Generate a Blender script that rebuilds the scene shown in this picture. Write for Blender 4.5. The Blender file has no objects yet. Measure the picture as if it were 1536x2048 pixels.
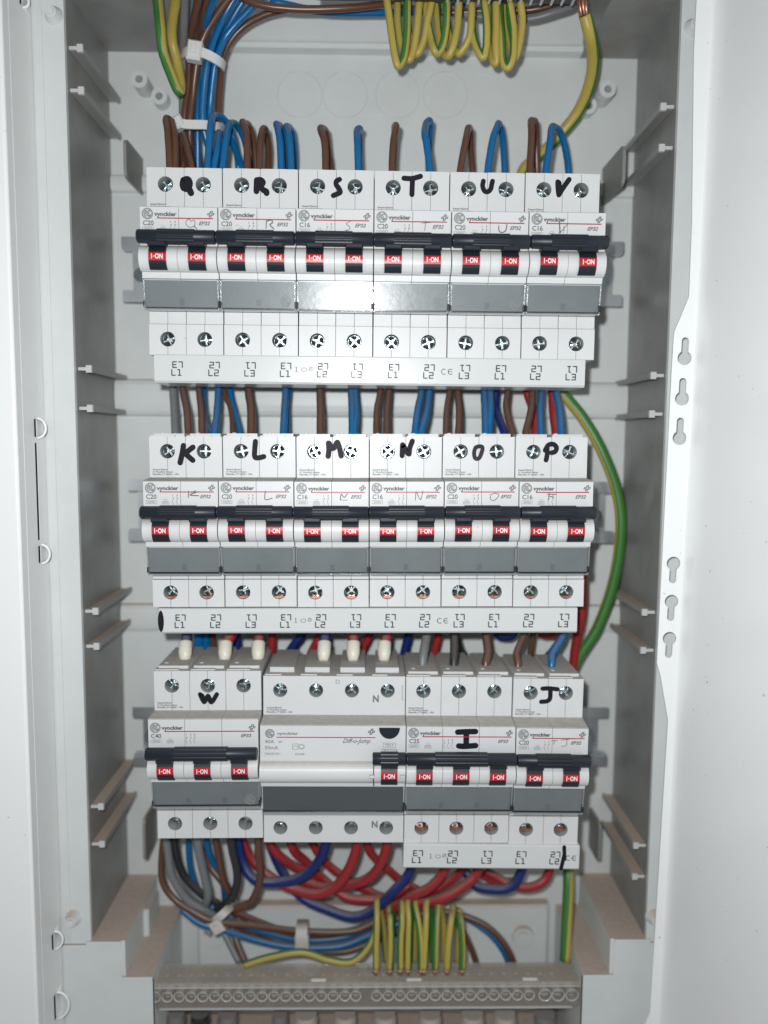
import bpy, math, random
from mathutils import Vector, Matrix
random.seed(7)
C = bpy.context.scene.collection
MM = 0.001

# ------------------------------------------------------------------ camera, world, light
# working frame: x right, y up, z towards the viewer, millimetres; z = 0 is the terminal face of the breakers
F_PX = 1561.7
CAM = Vector((0.377, -85.245, 385.43)); RX, RY, RZ = -0.091, -0.0162, 0.0062
def rot():
    return Matrix.Rotation(RY, 3, 'Y') @ Matrix.Rotation(RX, 3, 'X') @ Matrix.Rotation(RZ, 3, 'Z')
R3 = rot()
def B(p): return Vector((p[0]*MM, -p[2]*MM, p[1]*MM))
cam = bpy.data.cameras.new('camera'); cam_o = bpy.data.objects.new('camera', cam); C.objects.link(cam_o)
cam.sensor_fit = 'VERTICAL'; cam.sensor_height = 36; cam.sensor_width = 27
cam.lens = F_PX/2048*36; cam.clip_start = 0.005; cam.clip_end = 20
cols = [B(R3.col[i])/MM for i in range(3)]
m4 = Matrix.Identity(4)
for i in range(3):
    for j in range(3): m4[j][i] = cols[i][j]
m4.translation = B(CAM); cam_o.matrix_world = m4
cam.dof.use_dof = True; cam.dof.focus_distance = 0.374; cam.dof.aperture_fstop = 3.3
bpy.context.scene.camera = cam_o
w = bpy.data.worlds.new('World'); bpy.context.scene.world = w; w.use_nodes = True
w.node_tree.nodes['Background'].inputs[0].default_value = (0.95, 0.975, 1, 1)
w.node_tree.nodes['Background'].inputs[1].default_value = 0.25
# the phone's flash, just above and left of the lens
fl = bpy.data.lights.new('flash', 'AREA'); fl.shape = 'DISK'; fl.size = 0.010; fl.energy = 1.42; fl.color = (0.965, 0.985, 1.0)
fo = bpy.data.objects.new('flash', fl); C.objects.link(fo)
fo.location = B(CAM + Vector((-18, 24, 3)))
fo.rotation_euler = (Vector(B((0, -105, 0))) - fo.location).to_track_quat('-Z', 'Y').to_euler()
sc = bpy.context.scene
sc.view_settings.view_transform = 'Standard'; sc.view_settings.look = 'None'
sc.view_settings.exposure = 0; sc.view_settings.gamma = 1
try: sc.view_settings.use_curve_mapping = False
except Exception: pass
sc.cycles.caustics_reflective = False; sc.cycles.caustics_refractive = False
sc.cycles.max_bounces = 8; sc.cycles.transparent_max_bounces = 12

def at(px, py, z):
    'point of the photograph (full-size pixel) at depth z'
    v = R3 @ Vector(((px-768)/F_PX, (1024-py)/F_PX, -1.0))
    return CAM + v*((z-CAM.z)/v.z)

# ------------------------------------------------------------------ materials
def mat(name, col, rough=0.45, metal=0.0, coat=0.0, dust=0.0, dustcol=(0.30, 0.245, 0.20), mottle=0.0, bump=0.0,
        bscale=900.0, stain=0.0, spec=0.5, coat_rough=0.08, speck=0.0):
    m = bpy.data.materials.new(name); m.use_nodes = True
    nt = m.node_tree; N = nt.nodes; L = nt.links; b = N['Principled BSDF']
    b.inputs['Roughness'].default_value = rough; b.inputs['Metallic'].default_value = metal
    b.inputs['Coat Weight'].default_value = coat; b.inputs['Coat Roughness'].default_value = coat_rough
    b.inputs['Specular IOR Level'].default_value = spec
    c = N.new('ShaderNodeRGB'); c.outputs[0].default_value = (*col, 1); out = c.outputs[0]
    tc = N.new('ShaderNodeTexCoord')
    gp = N.new('ShaderNodeNewGeometry')
    def noise(scale, detail=4, rgh=0.6):
        n = N.new('ShaderNodeTexNoise'); n.inputs['Scale'].default_value = scale; n.inputs['Detail'].default_value = detail
        n.inputs['Roughness'].default_value = rgh; L.new(gp.outputs['Position'], n.inputs['Vector']); return n.outputs['Fac']
    def ramp(src, a, bb):
        r = N.new('ShaderNodeMapRange'); r.inputs['From Min'].default_value = a; r.inputs['From Max'].default_value = bb
        L.new(src, r.inputs['Value']); return r.outputs['Result']
    def math_(op, a, v):
        q = N.new('ShaderNodeMath'); q.operation = op; L.new(a, q.inputs[0])
        if isinstance(v, (int, float)): q.inputs[1].default_value = v
        else: L.new(v, q.inputs[1])
        return q.outputs[0]
    def mix(fac, a, bcol):
        x = N.new('ShaderNodeMix'); x.data_type = 'RGBA'; L.new(fac, x.inputs[0]); L.new(a, x.inputs[6])
        if hasattr(bcol, 'is_linked'): L.new(bcol, x.inputs[7])
        else: x.inputs[7].default_value = (*bcol, 1)
        return x.outputs[2]
    if mottle:
        f = math_('MULTIPLY', ramp(noise(55, 5), 0.4, 0.7), mottle)
        out = mix(f, out, tuple(v*0.55 for v in col))
    if stain:
        f = math_('MULTIPLY', ramp(noise(28, 6, 0.7), 0.52, 0.72), stain)
        out = mix(f, out, (0.27, 0.19, 0.13))
    if speck:
        f = ramp(noise(420, 2, 0.5), 0.755, 0.775)
        out = mix(math_('MULTIPLY', f, speck), out, (0.22, 0.17, 0.12))
    if dust:
        s = N.new('ShaderNodeSeparateXYZ'); L.new(gp.outputs['Normal'], s.inputs[0])
        up = ramp(s.outputs['Z'], 0.35, 0.95)
        f = math_('MULTIPLY', math_('MULTIPLY', up, ramp(noise(300, 5, 0.7), -0.7, 0.62)), dust)
        out = mix(f, out, dustcol)
        rr = N.new('ShaderNodeMapRange'); rr.inputs['To Min'].default_value = rough; rr.inputs['To Max'].default_value = 0.9
        L.new(f, rr.inputs['Value']); L.new(rr.outputs['Result'], b.inputs['Roughness'])
    L.new(out, b.inputs['Base Color'])
    if bump:
        bp = N.new('ShaderNodeBump'); bp.inputs['Strength'].default_value = bump; bp.inputs['Distance'].default_value = 0.0002
        L.new(noise(bscale, 3), bp.inputs['Height']); L.new(bp.outputs[0], b.inputs['Normal'])
    return m
def clear(name, tint=(1, 1, 1), rough=0.12, haze=0.0, hazecol=(0.4, 0.37, 0.33), ior=1.5, dusty=0.0, bump=0.0, f0=0.045):
    m = bpy.data.materials.new(name); m.use_nodes = True; nt = m.node_tree; N = nt.nodes; L = nt.links
    N.remove(N['Principled BSDF'])
    t = N.new('ShaderNodeBsdfTransparent'); t.inputs[0].default_value = (*tint, 1)
    g = N.new('ShaderNodeBsdfGlossy'); g.inputs['Roughness'].default_value = rough
    d = N.new('ShaderNodeBsdfDiffuse'); d.inputs[0].default_value = (*hazecol, 1)
    lw = N.new('ShaderNodeLayerWeight'); lw.inputs[0].default_value = 0.5
    pw = N.new('ShaderNodeMath'); pw.operation = 'POWER'; L.new(lw.outputs['Facing'], pw.inputs[0]); pw.inputs[1].default_value = 4.0
    fr = N.new('ShaderNodeMath'); fr.operation = 'MULTIPLY_ADD'; L.new(pw.outputs[0], fr.inputs[0]); fr.inputs[1].default_value = 0.8; fr.inputs[2].default_value = f0
    a = N.new('ShaderNodeMixShader'); a.inputs[0].default_value = haze
    L.new(t.outputs[0], a.inputs[1]); L.new(d.outputs[0], a.inputs[2])
    gp = N.new('ShaderNodeNewGeometry')
    n = N.new('ShaderNodeTexNoise'); n.inputs['Scale'].default_value = 350; n.inputs['Detail'].default_value = 5
    L.new(gp.outputs['Position'], n.inputs['Vector'])
    if dusty:
        s = N.new('ShaderNodeSeparateXYZ'); L.new(gp.outputs['Normal'], s.inputs[0])
        r = N.new('ShaderNodeMapRange'); r.inputs['From Min'].default_value = 0.3; r.inputs['From Max'].default_value = 0.9
        r.inputs['To Min'].default_value = haze; r.inputs['To Max'].default_value = dusty
        L.new(s.outputs['Z'], r.inputs['Value'])
        q = N.new('ShaderNodeMath'); q.operation = 'MULTIPLY_ADD'; L.new(n.outputs['Fac'], q.inputs[0]); q.inputs[1].default_value = 0.25
        L.new(r.outputs[0], q.inputs[2]); L.new(q.outputs[0], a.inputs[0])
    if bump:
        bp = N.new('ShaderNodeBump'); bp.inputs['Strength'].default_value = bump; bp.inputs['Distance'].default_value = 0.0003
        L.new(n.outputs['Fac'], bp.inputs['Height']); L.new(bp.outputs[0], g.inputs['Normal'])
    x = N.new('ShaderNodeMixShader'); L.new(fr.outputs[0], x.inputs[0]); L.new(a.outputs[0], x.inputs[1]); L.new(g.outputs[0], x.inputs[2])
    L.new(x.outputs[0], N['Material Output'].inputs[0]); return m

M = {}
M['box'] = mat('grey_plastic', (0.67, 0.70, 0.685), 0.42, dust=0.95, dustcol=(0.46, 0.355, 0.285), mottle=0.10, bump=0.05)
M['wall'] = mat('shaded_wall_plastic', (0.285, 0.29, 0.28), 0.4, dust=0.9, dustcol=(0.46, 0.355, 0.285), mottle=0.35, stain=0.45, bump=0.06)  # same plastic as the box, darkened to paint in its shade, plus stains
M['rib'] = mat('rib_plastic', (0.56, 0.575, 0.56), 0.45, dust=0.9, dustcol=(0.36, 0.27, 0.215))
M['ribw'] = mat('shaded_rib_plastic', (0.33, 0.335, 0.32), 0.45, dust=0.95, dustcol=(0.46, 0.355, 0.285))  # rib plastic darkened to carry the same painted shade as the walls
M['door'] = mat('white_powder_coat', (0.90, 0.915, 0.91), 0.28, bump=0.10, bscale=700, coat=0.25, coat_rough=0.06, speck=0.6)
M['flange'] = mat('frame_flange_coat', (0.84, 0.85, 0.84), 0.35, bump=0.08, mottle=0.08)
M['body'] = mat('breaker_plastic', (0.66, 0.672, 0.67), 0.40, dust=0.95, dustcol=(0.36, 0.335, 0.30), bump=0.06, bscale=1500, mottle=0.07, speck=0.35)
M['nose'] = M['body']
M['inner'] = mat('shaded_hole_plastic', (0.42, 0.43, 0.42), 0.5)  # breaker plastic darkened, the shade inside the holes put into the colour
M['seam'] = mat('dark_gap_plastic', (0.03, 0.03, 0.03), 0.7)
M['black'] = mat('navy_black_plastic', (0.012, 0.017, 0.026), 0.40, bump=0.12, bscale=1800, dust=0.04, spec=0.4)
M['redband'] = mat('red_print', (0.50, 0.012, 0.018), 0.35)
M['white'] = mat('white_print', (0.85, 0.85, 0.85), 0.5)
M['ink'] = mat('grey_print', (0.125, 0.128, 0.132), 0.5)
M['inkd'] = mat('dark_print', (0.02, 0.02, 0.025), 0.5)
M['inkl'] = mat('pale_print', (0.17, 0.173, 0.176), 0.5)
M['pencil'] = mat('pencil_mark', (0.075, 0.075, 0.08), 0.5)
M['redline'] = mat('crimson_print', (0.42, 0.012, 0.04), 0.4)
M['marker'] = mat('black_marker_ink', (0.010, 0.009, 0.016), 0.6, bump=0.15, spec=0.2)
M['markerf'] = mat('worn_marker_ink', (0.045, 0.04, 0.05), 0.7, mottle=0.9, spec=0.2)
M['card'] = mat('grey_label_card', (0.19, 0.205, 0.212), 0.5, mottle=0.28, bump=0.15)
M['card3'] = mat('dark_label_card', (0.085, 0.095, 0.10), 0.5, mottle=0.1)
M['notch'] = mat('faint_card_mark', (0.14, 0.152, 0.168), 0.5)
M['pane'] = clear('clear_label_pane', (0.97, 0.98, 0.98), 0.22, bump=0.12, f0=0.013)
M['lip'] = clear('clear_plastic_lip', (0.75, 0.78, 0.79), 0.10, haze=0.22, hazecol=(0.8, 0.82, 0.83), f0=0.10, bump=0.4)  # pale haze in the colour paints glints along the clear edges
M['clip'] = mat('dark_clip', (0.02, 0.022, 0.024), 0.3)
M['steel'] = mat('zinc_screw', (0.40, 0.48, 0.50), 0.17, 1.0, bump=0.55, bscale=700)
M['slot'] = mat('screw_slot_glint', (0.66, 0.72, 0.74), 0.34, 1.0, bump=0.6)  # paler metal paints the flash glint on the slot bars
M['rail'] = mat('galvanised_rail', (0.55, 0.58, 0.60), 0.38, 1.0, mottle=0.15)
M['copper'] = mat('copper', (0.56, 0.29, 0.21), 0.4, 1.0)
M['bus'] = mat('busbar_plastic', (0.64, 0.658, 0.655), 0.24, bump=0.03, mottle=0.02)
M['tie'] = mat('nylon_tie', (0.66, 0.67, 0.66), 0.3)
M['tied'] = mat('dusty_nylon_tie', (0.56, 0.54, 0.50), 0.5, dust=0.5)
M['cream'] = mat('cream_ferrule', (0.76, 0.72, 0.62), 0.4)
wd = (0.30, 0.27, 0.24)
M['brown'] = mat('brown_insulation', (0.115, 0.05, 0.029), 0.3, dust=0.45, dustcol=wd, mottle=0.1)
M['blue'] = mat('blue_insulation', (0.002, 0.125, 0.32), 0.28, dust=0.5, dustcol=wd, mottle=0.08)
M['navy'] = mat('dark_blue_insulation', (0.004, 0.018, 0.135), 0.4, dust=0.6, dustcol=wd)
M['red'] = mat('red_insulation', (0.30, 0.018, 0.022), 0.38, dust=0.65, dustcol=(0.36, 0.24, 0.21))
M['grey'] = mat('grey_insulation', (0.17, 0.18, 0.185), 0.4, dust=0.5, dustcol=wd)
M['dark'] = mat('black_insulation', (0.025, 0.026, 0.026), 0.4, dust=0.5, dustcol=wd)
M['yel'] = mat('yellow_insulation', (0.43, 0.34, 0.07), 0.4, dust=0.3, dustcol=wd)
M['grn'] = mat('green_insulation', (0.045, 0.175, 0.03), 0.4, dust=0.3, dustcol=wd)
M['tblock'] = mat('terminal_housing', (0.22, 0.205, 0.185), 0.6, dust=0.5)
M['tclear'] = clear('dusty_clear_cover', (0.95, 0.94, 0.92), 0.12, haze=0.04, hazecol=(0.50, 0.455, 0.40), dusty=0.42, bump=0.35, f0=0.07)
M['tscrew'] = mat('bright_terminal_screw', (0.80, 0.81, 0.80), 0.3, 0.35, bump=0.6)
M['ring'] = clear('clear_rim_glint', (0.9, 0.9, 0.88), 0.1, haze=0.7, hazecol=(0.8, 0.78, 0.74), f0=0.12)  # pale haze paints highlights on the strip's edge and hole rims
M['cable'] = mat('pale_cable_sheath', (0.50, 0.46, 0.42), 0.5, dust=0.5)
M['cableg'] = mat('grey_cable_sheath', (0.22, 0.22, 0.22), 0.5, dust=0.5)
M['tabm'] = mat('grey_tab_plastic', (0.27, 0.27, 0.25), 0.5, mottle=0.3, dust=0.6)

# ------------------------------------------------------------------ mesh builder
class MB:
    def __init__(s): s.v = []; s.f = []; s.mi = []; s.sm = []
    def add(s, vs, fs, mi=0, smooth=False):
        o = len(s.v); s.v += [tuple(p) for p in vs]
        for f in fs: s.f.append([i+o for i in f]); s.mi.append(mi); s.sm.append(smooth)
        return s
    def box(s, x0, x1, y0, y1, z0, z1, mi=0, skip=()):
        vs = [(x, y, z) for x in (x0, x1) for y in (y0, y1) for z in (z0, z1)]
        fs = {'l': [0, 1, 3, 2], 'r': [4, 6, 7, 5], 'b': [0, 4, 5, 1], 't': [2, 3, 7, 6], 'k': [0, 2, 6, 4], 'f': [1, 5, 7, 3]}
        return s.add(vs, [f for k, f in fs.items() if k not in skip], mi)
    def rbox(s, x0, x1, y0, y1, z0, z1, c=0.4, mi=0):
        'box with chamfered front edges'
        vs = []
        for z, k in ((z0, 0), (z1-c, 0), (z1, c)):
            vs += [(x0+k, y0+k, z), (x1-k, y0+k, z), (x1-k, y1-k, z), (x0+k, y1-k, z)]
        fs = [[3, 2, 1, 0], [8, 9, 10, 11]]
        for r in (0, 4):
            for i in range(4): j = (i+1) % 4; fs.append([r+i, r+j, r+4+j, r+4+i])
        return s.add(vs, fs, mi)
    def prism(s, prof, x0, x1, mi=0, caps=True, smooth=False):
        n = len(prof); vs = [(x0, y, z) for y, z in prof] + [(x1, y, z) for y, z in prof]
        fs = [[i, (i+1) % n, n+(i+1) % n, n+i] for i in range(n)]
        s.add(vs, fs, mi, smooth)
        if caps: s.add(vs, [list(range(n))[::-1], list(range(n, 2*n))], mi)
        return s
    def strip(s, prof, x0, x1, mi=0, smooth=True):
        n = len(prof); vs = [(x0, y, z) for y, z in prof] + [(x1, y, z) for y, z in prof]
        return s.add(vs, [[i, n+i, n+i+1, i+1] for i in range(n-1)], mi, smooth)
    def cyl(s, c, r, z0, z1, mi=0, n=24, r1=None, cap0=False, cap1=True, ax='z', smooth=True):
        r1 = r if r1 is None else r1; vs = []
        for z, q in ((z0, r), (z1, r1)):
            for i in range(n):
                a = 2*math.pi*i/n; u, v_ = q*math.cos(a), q*math.sin(a)
                vs.append({'z': (c[0]+u, c[1]+v_, z), 'y': (c[0]+v_, z, c[1]+u), 'x': (z, c[0]+u, c[1]+v_)}[ax])
        s.add(vs, [[i, (i+1) % n, n+(i+1) % n, n+i] for i in range(n)], mi, smooth)
        if cap1: s.add(vs[n:], [list(range(n))], mi)
        if cap0: s.add(vs[:n], [list(range(n))[::-1]], mi)
        return s
    def hole_plate(s, x0, x1, y0, y1, z, cx, cy, r, depth, half=0, mi=0, mi_in=1, n=32, inward=True):
        'front face with a round (or half-round, half = -1/+1) hole and the wall of the hole'
        if half == 1: lo, hi = -math.pi/2, math.pi/2
        elif half == -1: lo, hi = math.pi/2, 3*math.pi/2
        else: lo, hi = 0, 2*math.pi
        an = [lo+(hi-lo)*i/n for i in range(n+1)]
        for X in (x0, x1):
            for Y in (y0, y1):
                a = math.atan2(Y-cy, X-cx)
                while a < lo-1e-6: a += 2*math.pi
                if lo < a < hi: an.append(a)
        an = sorted(set(round(a, 6) for a in an)); inn = []; outp = []; wall = []
        for a in an:
            c, d = math.cos(a), math.sin(a); t = 1e9
            if c > 1e-5: t = min(t, (x1-cx)/c)
            if c < -1e-5: t = min(t, (x0-cx)/c)
            if d > 1e-5: t = min(t, (y1-cy)/d)
            if d < -1e-5: t = min(t, (y0-cy)/d)
            inn.append((cx+r*c, cy+r*d, z)); outp.append((cx+t*c, cy+t*d, z)); wall.append((cx+r*c, cy+r*d, z-depth))
        k = len(an)
        s.add(inn+outp, [[i, k+i, k+i+1, i+1] for i in range(k-1)], mi)
        s.add(inn+wall, [[i, i+1, k+i+1, k+i] for i in range(k-1)], mi_in, True)
        return s
    def tube(s, pts, r, n=12, mi=0, stripe=None, caps=True, twist=0.0, roll=0.0, rads=None):
        P = [Vector(p) for p in pts]; k = len(P); vs = []
        t0 = (P[1]-P[0]).normalized(); up = Vector((0, 0, 1)) if abs(t0.z) < 0.9 else Vector((1, 0, 0))
        u = (up - t0*up.dot(t0)).normalized(); prev = t0
        for i in range(k):
            t = (P[min(i+1, k-1)]-P[max(i-1, 0)]).normalized()
            q = prev.rotation_difference(t); u = q @ u; u = (u-t*u.dot(t)).normalized(); v_ = t.cross(u); prev = t
            rr = rads[i] if rads else r
            for j in range(n):
                a = 2*math.pi*j/n + roll + twist*i
                vs.append(P[i] + u*(rr*math.cos(a)) + v_*(rr*math.sin(a)))
        o = len(s.v); s.v += [tuple(p) for p in vs]
        for i in range(k-1):
            for j in range(n):
                s.f.append([o+i*n+j, o+i*n+(j+1) % n, o+(i+1)*n+(j+1) % n, o+(i+1)*n+j])
                s.mi.append(1 if (stripe and j in stripe) else mi); s.sm.append(True)
        if caps:
            s.f += [[o+j for j in range(n)][::-1], [o+(k-1)*n+j for j in range(n)]]; s.mi += [mi, mi]; s.sm += [False, False]
        return s
    def band(s, pts, wdt, th, u, mi=0):
        'flat strap along pts, wide along u'
        P = [Vector(p) for p in pts]; u = Vector(u).normalized(); k = len(P); vs = []
        for i in range(k):
            t = (P[min(i+1, k-1)]-P[max(i-1, 0)]).normalized(); nn = t.cross(u).normalized()
            for a, b in ((-1, -1), (1, -1), (1, 1), (-1, 1)): vs.append(P[i]+u*(a*wdt/2)+nn*(b*th/2))
        fs = [[i*4+j, i*4+(j+1) % 4, (i+1)*4+(j+1) % 4, (i+1)*4+j] for i in range(k-1) for j in range(4)]
        fs += [[3, 2, 1, 0], [(k-1)*4+j for j in range(4)]]
        return s.add(vs, fs, mi)
    def stroke(s, pts, wd_, z, mi=0, n=10, closed=False, tilt=None):
        'pen stroke on a plane facing the viewer'
        fz = (lambda y: z) if tilt is None else tilt
        pts = list(pts) + ([pts[0]] if closed else [])
        e = 0.0
        for i, (x, y) in enumerate(pts):
            e += 0.0015; q = wd_/2
            s.add([(x+q*math.cos(2*math.pi*j/n), y+q*math.sin(2*math.pi*j/n), fz(y)+e) for j in range(n)], [list(range(n))], mi)
            if i:
                x0, y0 = pts[i-1]; l = math.hypot(x-x0, y-y0)
                if l < 1e-6: continue
                nx, ny = -(y-y0)/l*q, (x-x0)/l*q; e += 0.0015
                s.add([(x0-nx, y0-ny, fz(y0)+e), (x-nx, y-ny, fz(y)+e), (x+nx, y+ny, fz(y)+e), (x0+nx, y0+ny, fz(y0)+e)], [[0, 1, 2, 3]], mi)
        return s
    def text(s, txt, x, y, z, h, width=None, mi=0, shear=0.0, bold=0.0, align='l', rot=0.0):
        vs, fs, wd_, = glyphs(txt, shear, bold)
        sc_ = h/0.70; sx = sc_ if width is None else width/max(wd_, 1e-6)
        ox = {'l': 0, 'c': -wd_*sx/2, 'r': -wd_*sx}[align]; ca, sa = math.cos(rot), math.sin(rot)
        out = []
        for a, b in vs:
            X, Y = a*sx+ox, b*sc_
            out.append((x+X*ca-Y*sa, y+X*sa+Y*ca, z))
        return s.add(out, fs, mi)
    def build(s, name, mats, parent=None, label=None):
        me = bpy.data.meshes.new(name); me.from_pydata([B(p) for p in s.v], [], s.f)
        for m in (mats if isinstance(mats, (list, tuple)) else [mats]): me.materials.append(m)
        me.polygons.foreach_set('material_index', s.mi); me.polygons.foreach_set('use_smooth', s.sm); me.update()
        o = bpy.data.objects.new(name, me); C.objects.link(o)
        if parent: o.parent = parent
        if label: o['label'] = label
        return o
_g = {}
def glyphs(txt, shear, bold):
    k = (txt, shear, bold)
    if k not in _g:
        cu = bpy.data.curves.new('t', 'FONT'); cu.body = txt; cu.shear = shear; cu.offset = bold; cu.size = 1; cu.resolution_u = 3
        ob = bpy.data.objects.new('t', cu); C.objects.link(ob)
        dg = bpy.context.evaluated_depsgraph_get(); me = bpy.data.meshes.new_from_object(ob.evaluated_get(dg))
        xs = [v.co.x for v in me.vertices] or [0]; x0 = min(xs)
        _g[k] = ([(v.co.x-x0, v.co.y) for v in me.vertices], [list(p.vertices) for p in me.polygons], max(xs)-x0)
        bpy.data.objects.remove(ob); bpy.data.curves.remove(cu); bpy.data.meshes.remove(me)
    return _g[k]
def spline(pts, seg=7):
    P = [Vector(p) for p in pts]; P = [P[0]*2-P[1]] + P + [P[-1]*2-P[-2]]; out = []
    for i in range(1, len(P)-2):
        a, b, c, d = P[i-1:i+3]
        for k in range(seg):
            t = k/seg; out.append(0.5*((2*b)+(c-a)*t+(2*a-5*b+4*c-d)*t*t+(3*b-a-3*c+d)*t**3))
    return out + [P[-2]]
def thing(name, label, cat, loc=(0, 0, 0), roll=0.0, group=None):
    o = bpy.data.objects.new(name, None); o.empty_display_size = 0.01; C.objects.link(o)
    o.location = B(loc); o.rotation_euler = (0, -roll, 0); return tag(o, label, cat, group)
def tag(o, label, cat, group=None):
    o['label'] = label; o['category'] = cat; o['kind'] = 'thing'
    if group: o['group'] = group
    return o
def inst(src, name, parent, loc, roll=0.0, label=None):
    o = bpy.data.objects.new(name, src.data) if hasattr(src, 'data') else bpy.data.objects.new(name, src)
    C.objects.link(o); o.parent = parent; o.location = B(loc); o.rotation_euler = (0, -roll, 0)
    if label: o['label'] = label
    return o

# ------------------------------------------------------------------ the enclosure
ZB, ZR = -72.0, -8.0                 # back panel, front of the rim
XL, XR = -147.0, 148.5               # side walls
YC, YF = 129.0, -350.0               # ceiling, floor ledge
enc = thing('plastic_enclosure', 'grey plastic distribution board enclosure, open and dusty inside, holding all the breakers', 'enclosure', (0, 0, ZB))
def eb(name, m, bm, label=None):
    for i, p in enumerate(bm.v): bm.v[i] = (p[0], p[1], p[2]-ZB)
    return bm.build(name, m, enc, label)
b = MB(); b.box(-152, 153, -440, 205, ZB-4, ZB); eb('back_panel', M['box'], b)
def ridge(y0, y1, h, x0=XL+0.3, x1=XR-0.3):
    prof = [(y0, ZB-1)]
    for i in range(9):
        a = i/8*math.pi; prof.append(((y0+y1)/2-math.cos(a)*(y1-y0)/2, ZB+h*math.sin(a)**0.5 if 0 < i < 8 else ZB+0.01))
    prof.append((y1, ZB-1))
    bb = MB(); bb.prism(prof, x0, x1, smooth=False); return eb('moulded_ridge', M['box'], bb)
for a_, c_, h_ in ((350, 386, 3), (758, 832, 5), (1206, 1262, 4)):
    ridge(at(230, c_, ZB).y, at(230, a_, ZB).y, h_)
# stepped upper and lower parts of the back
yb = at(800, 95, ZB+3).y
b = MB(); b.box(-86, 116, yb, 204, ZB+0.01, ZB+6); b.prism([(yb-3, ZB+0.2), (yb-2.6, ZB+6.5), (yb-0.6, ZB+8), (yb+0.5, ZB+7.6), (yb+1, ZB+0.2)], -86, 116)
eb('upper_step', M['box'], b)
yb2 = at(1000, 1812, ZB+8).y
b = MB(); b.rbox(-104, at(1098, 1850, ZB+8).x, -436, yb2, ZB+0.01, ZB+8, 1.5); eb('lower_step', M['box'], b)
for px, py in ((428, 1872), (1046, 1872)):
    p = at(px, py, ZB+9); b = MB(); b.cyl((p.x, p.y), 6.6, ZB+8, ZB+11, r1=6.0, n=32); b.cyl((p.x, p.y), 4.0, ZB+10.9, ZB+12, n=24); eb('screw_boss', M['box'], b)
for k, px in enumerate((600, 690, 795, 890)):
    p = at(px, 191, ZB); b = MB(); r = 12.4
    for i in range(1): b.tube([(p.x+r*math.cos(t*math.pi/24), p.y+r*math.sin(t*math.pi/24), ZB+0.0) for t in range(49)], 0.42, 6, caps=False)
    eb('knockout_ring', M['box'], b)
p0, p1 = at(575, 143, ZB), at(905, 240, ZB)
b = MB()
for yy in (p0.y, p1.y): b.box(p0.x-3, p1.x+22, yy-0.25, yy+0.25, ZB-0.2, ZB+0.28)
eb('moulded_line', M['box'], b)
# side walls, made with a slight draft
for s, x in ((-1, XL), (1, XR)):
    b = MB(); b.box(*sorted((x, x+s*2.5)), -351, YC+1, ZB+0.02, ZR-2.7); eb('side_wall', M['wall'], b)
# ceiling: outer parts low, the middle open higher up
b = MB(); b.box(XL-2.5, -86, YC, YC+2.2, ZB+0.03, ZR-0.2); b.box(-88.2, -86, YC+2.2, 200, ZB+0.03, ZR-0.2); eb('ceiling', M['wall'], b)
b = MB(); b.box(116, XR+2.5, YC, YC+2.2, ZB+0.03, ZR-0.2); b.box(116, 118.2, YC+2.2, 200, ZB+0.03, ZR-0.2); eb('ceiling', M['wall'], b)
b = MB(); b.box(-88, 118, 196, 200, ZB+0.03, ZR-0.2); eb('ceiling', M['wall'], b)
for xa, xb_, yy in ((300, 426, -16), (1212, 1286, 2)):
    q0 = at(xa, yy, -24); q1 = at(xb_, yy, -24); b = MB(); b.rbox(q0.x, q1.x, q0.y, q0.y+12, -32, -24, 1); eb('ceiling_block', M['box'], b)
# floor: two dusty ledges a side, then the open middle
for s, x in ((-1, XL), (1, XR)):
    xi = at(242, 1885, ZR).x if s < 0 else at(1228, 1895, ZR).x
    xj = at(305, 1950, ZR).x if s < 0 else at(1166, 1955, ZR).x
    a, c = sorted((x+s*2.5, xi)); b = MB(); b.box(a, c, YF-2.2, YF, ZB+0.04, ZR+0.6)
    a, c = sorted((xi, xi-s*2)); b.box(a, c, YF-20.0, YF-0.05, ZB+0.04, ZR-0.4)
    eb('upper_ledge', M['box'], b)
    a, c = sorted((xi, xj)); b = MB(); b.box(a, c, YF-22.2, YF-20.0, ZB+0.04, ZR+0.6)
    a, c = sorted((xj, xj+s*2)); b.box(a, c, YF-90, YF-22.25, ZB+0.04, ZR-0.4)
    eb('lower_ledge', M['box'], b)
    px = 281 if s < 0 else 1206
    q = at(px, 1820, -42); q2 = at(px, 1880, -42); b = MB(); b.rbox(q.x-4.6, q.x+4.6, q2.y-3, q.y, -62, -42, 0.7); eb('locating_post', M['box'], b)
b = MB(); b.box(-130, 130, -440, -436, ZB+0.05, ZR-0.5); eb('floor', M['box'], b)
# the flat rim round the opening
b = MB()
b.box(-164, XL, -351.5, 205, ZR-2.5, ZR); b.box(XR, 168, -351.5, 205, ZR-2.5, ZR)
xj0 = at(305, 1950, ZR).x; xj1 = at(1166, 1955, ZR).x; xi0 = at(242, 1885, ZR).x; xi1 = at(1228, 1895, ZR).x
b.box(-164, xi0, -440, -352.2, ZR-2.5, ZR); b.box(xi1, 168, -440, -352.2, ZR-2.5, ZR)
b.box(xi0, xj0, -440, -372.2, ZR-2.5, ZR); b.box(xj1, xi1, -440, -372.2, ZR-2.5, ZR)
b.box(-164, 168, 205, 215, ZR-2.5, ZR)
eb('rim', M['box'], b)
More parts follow.
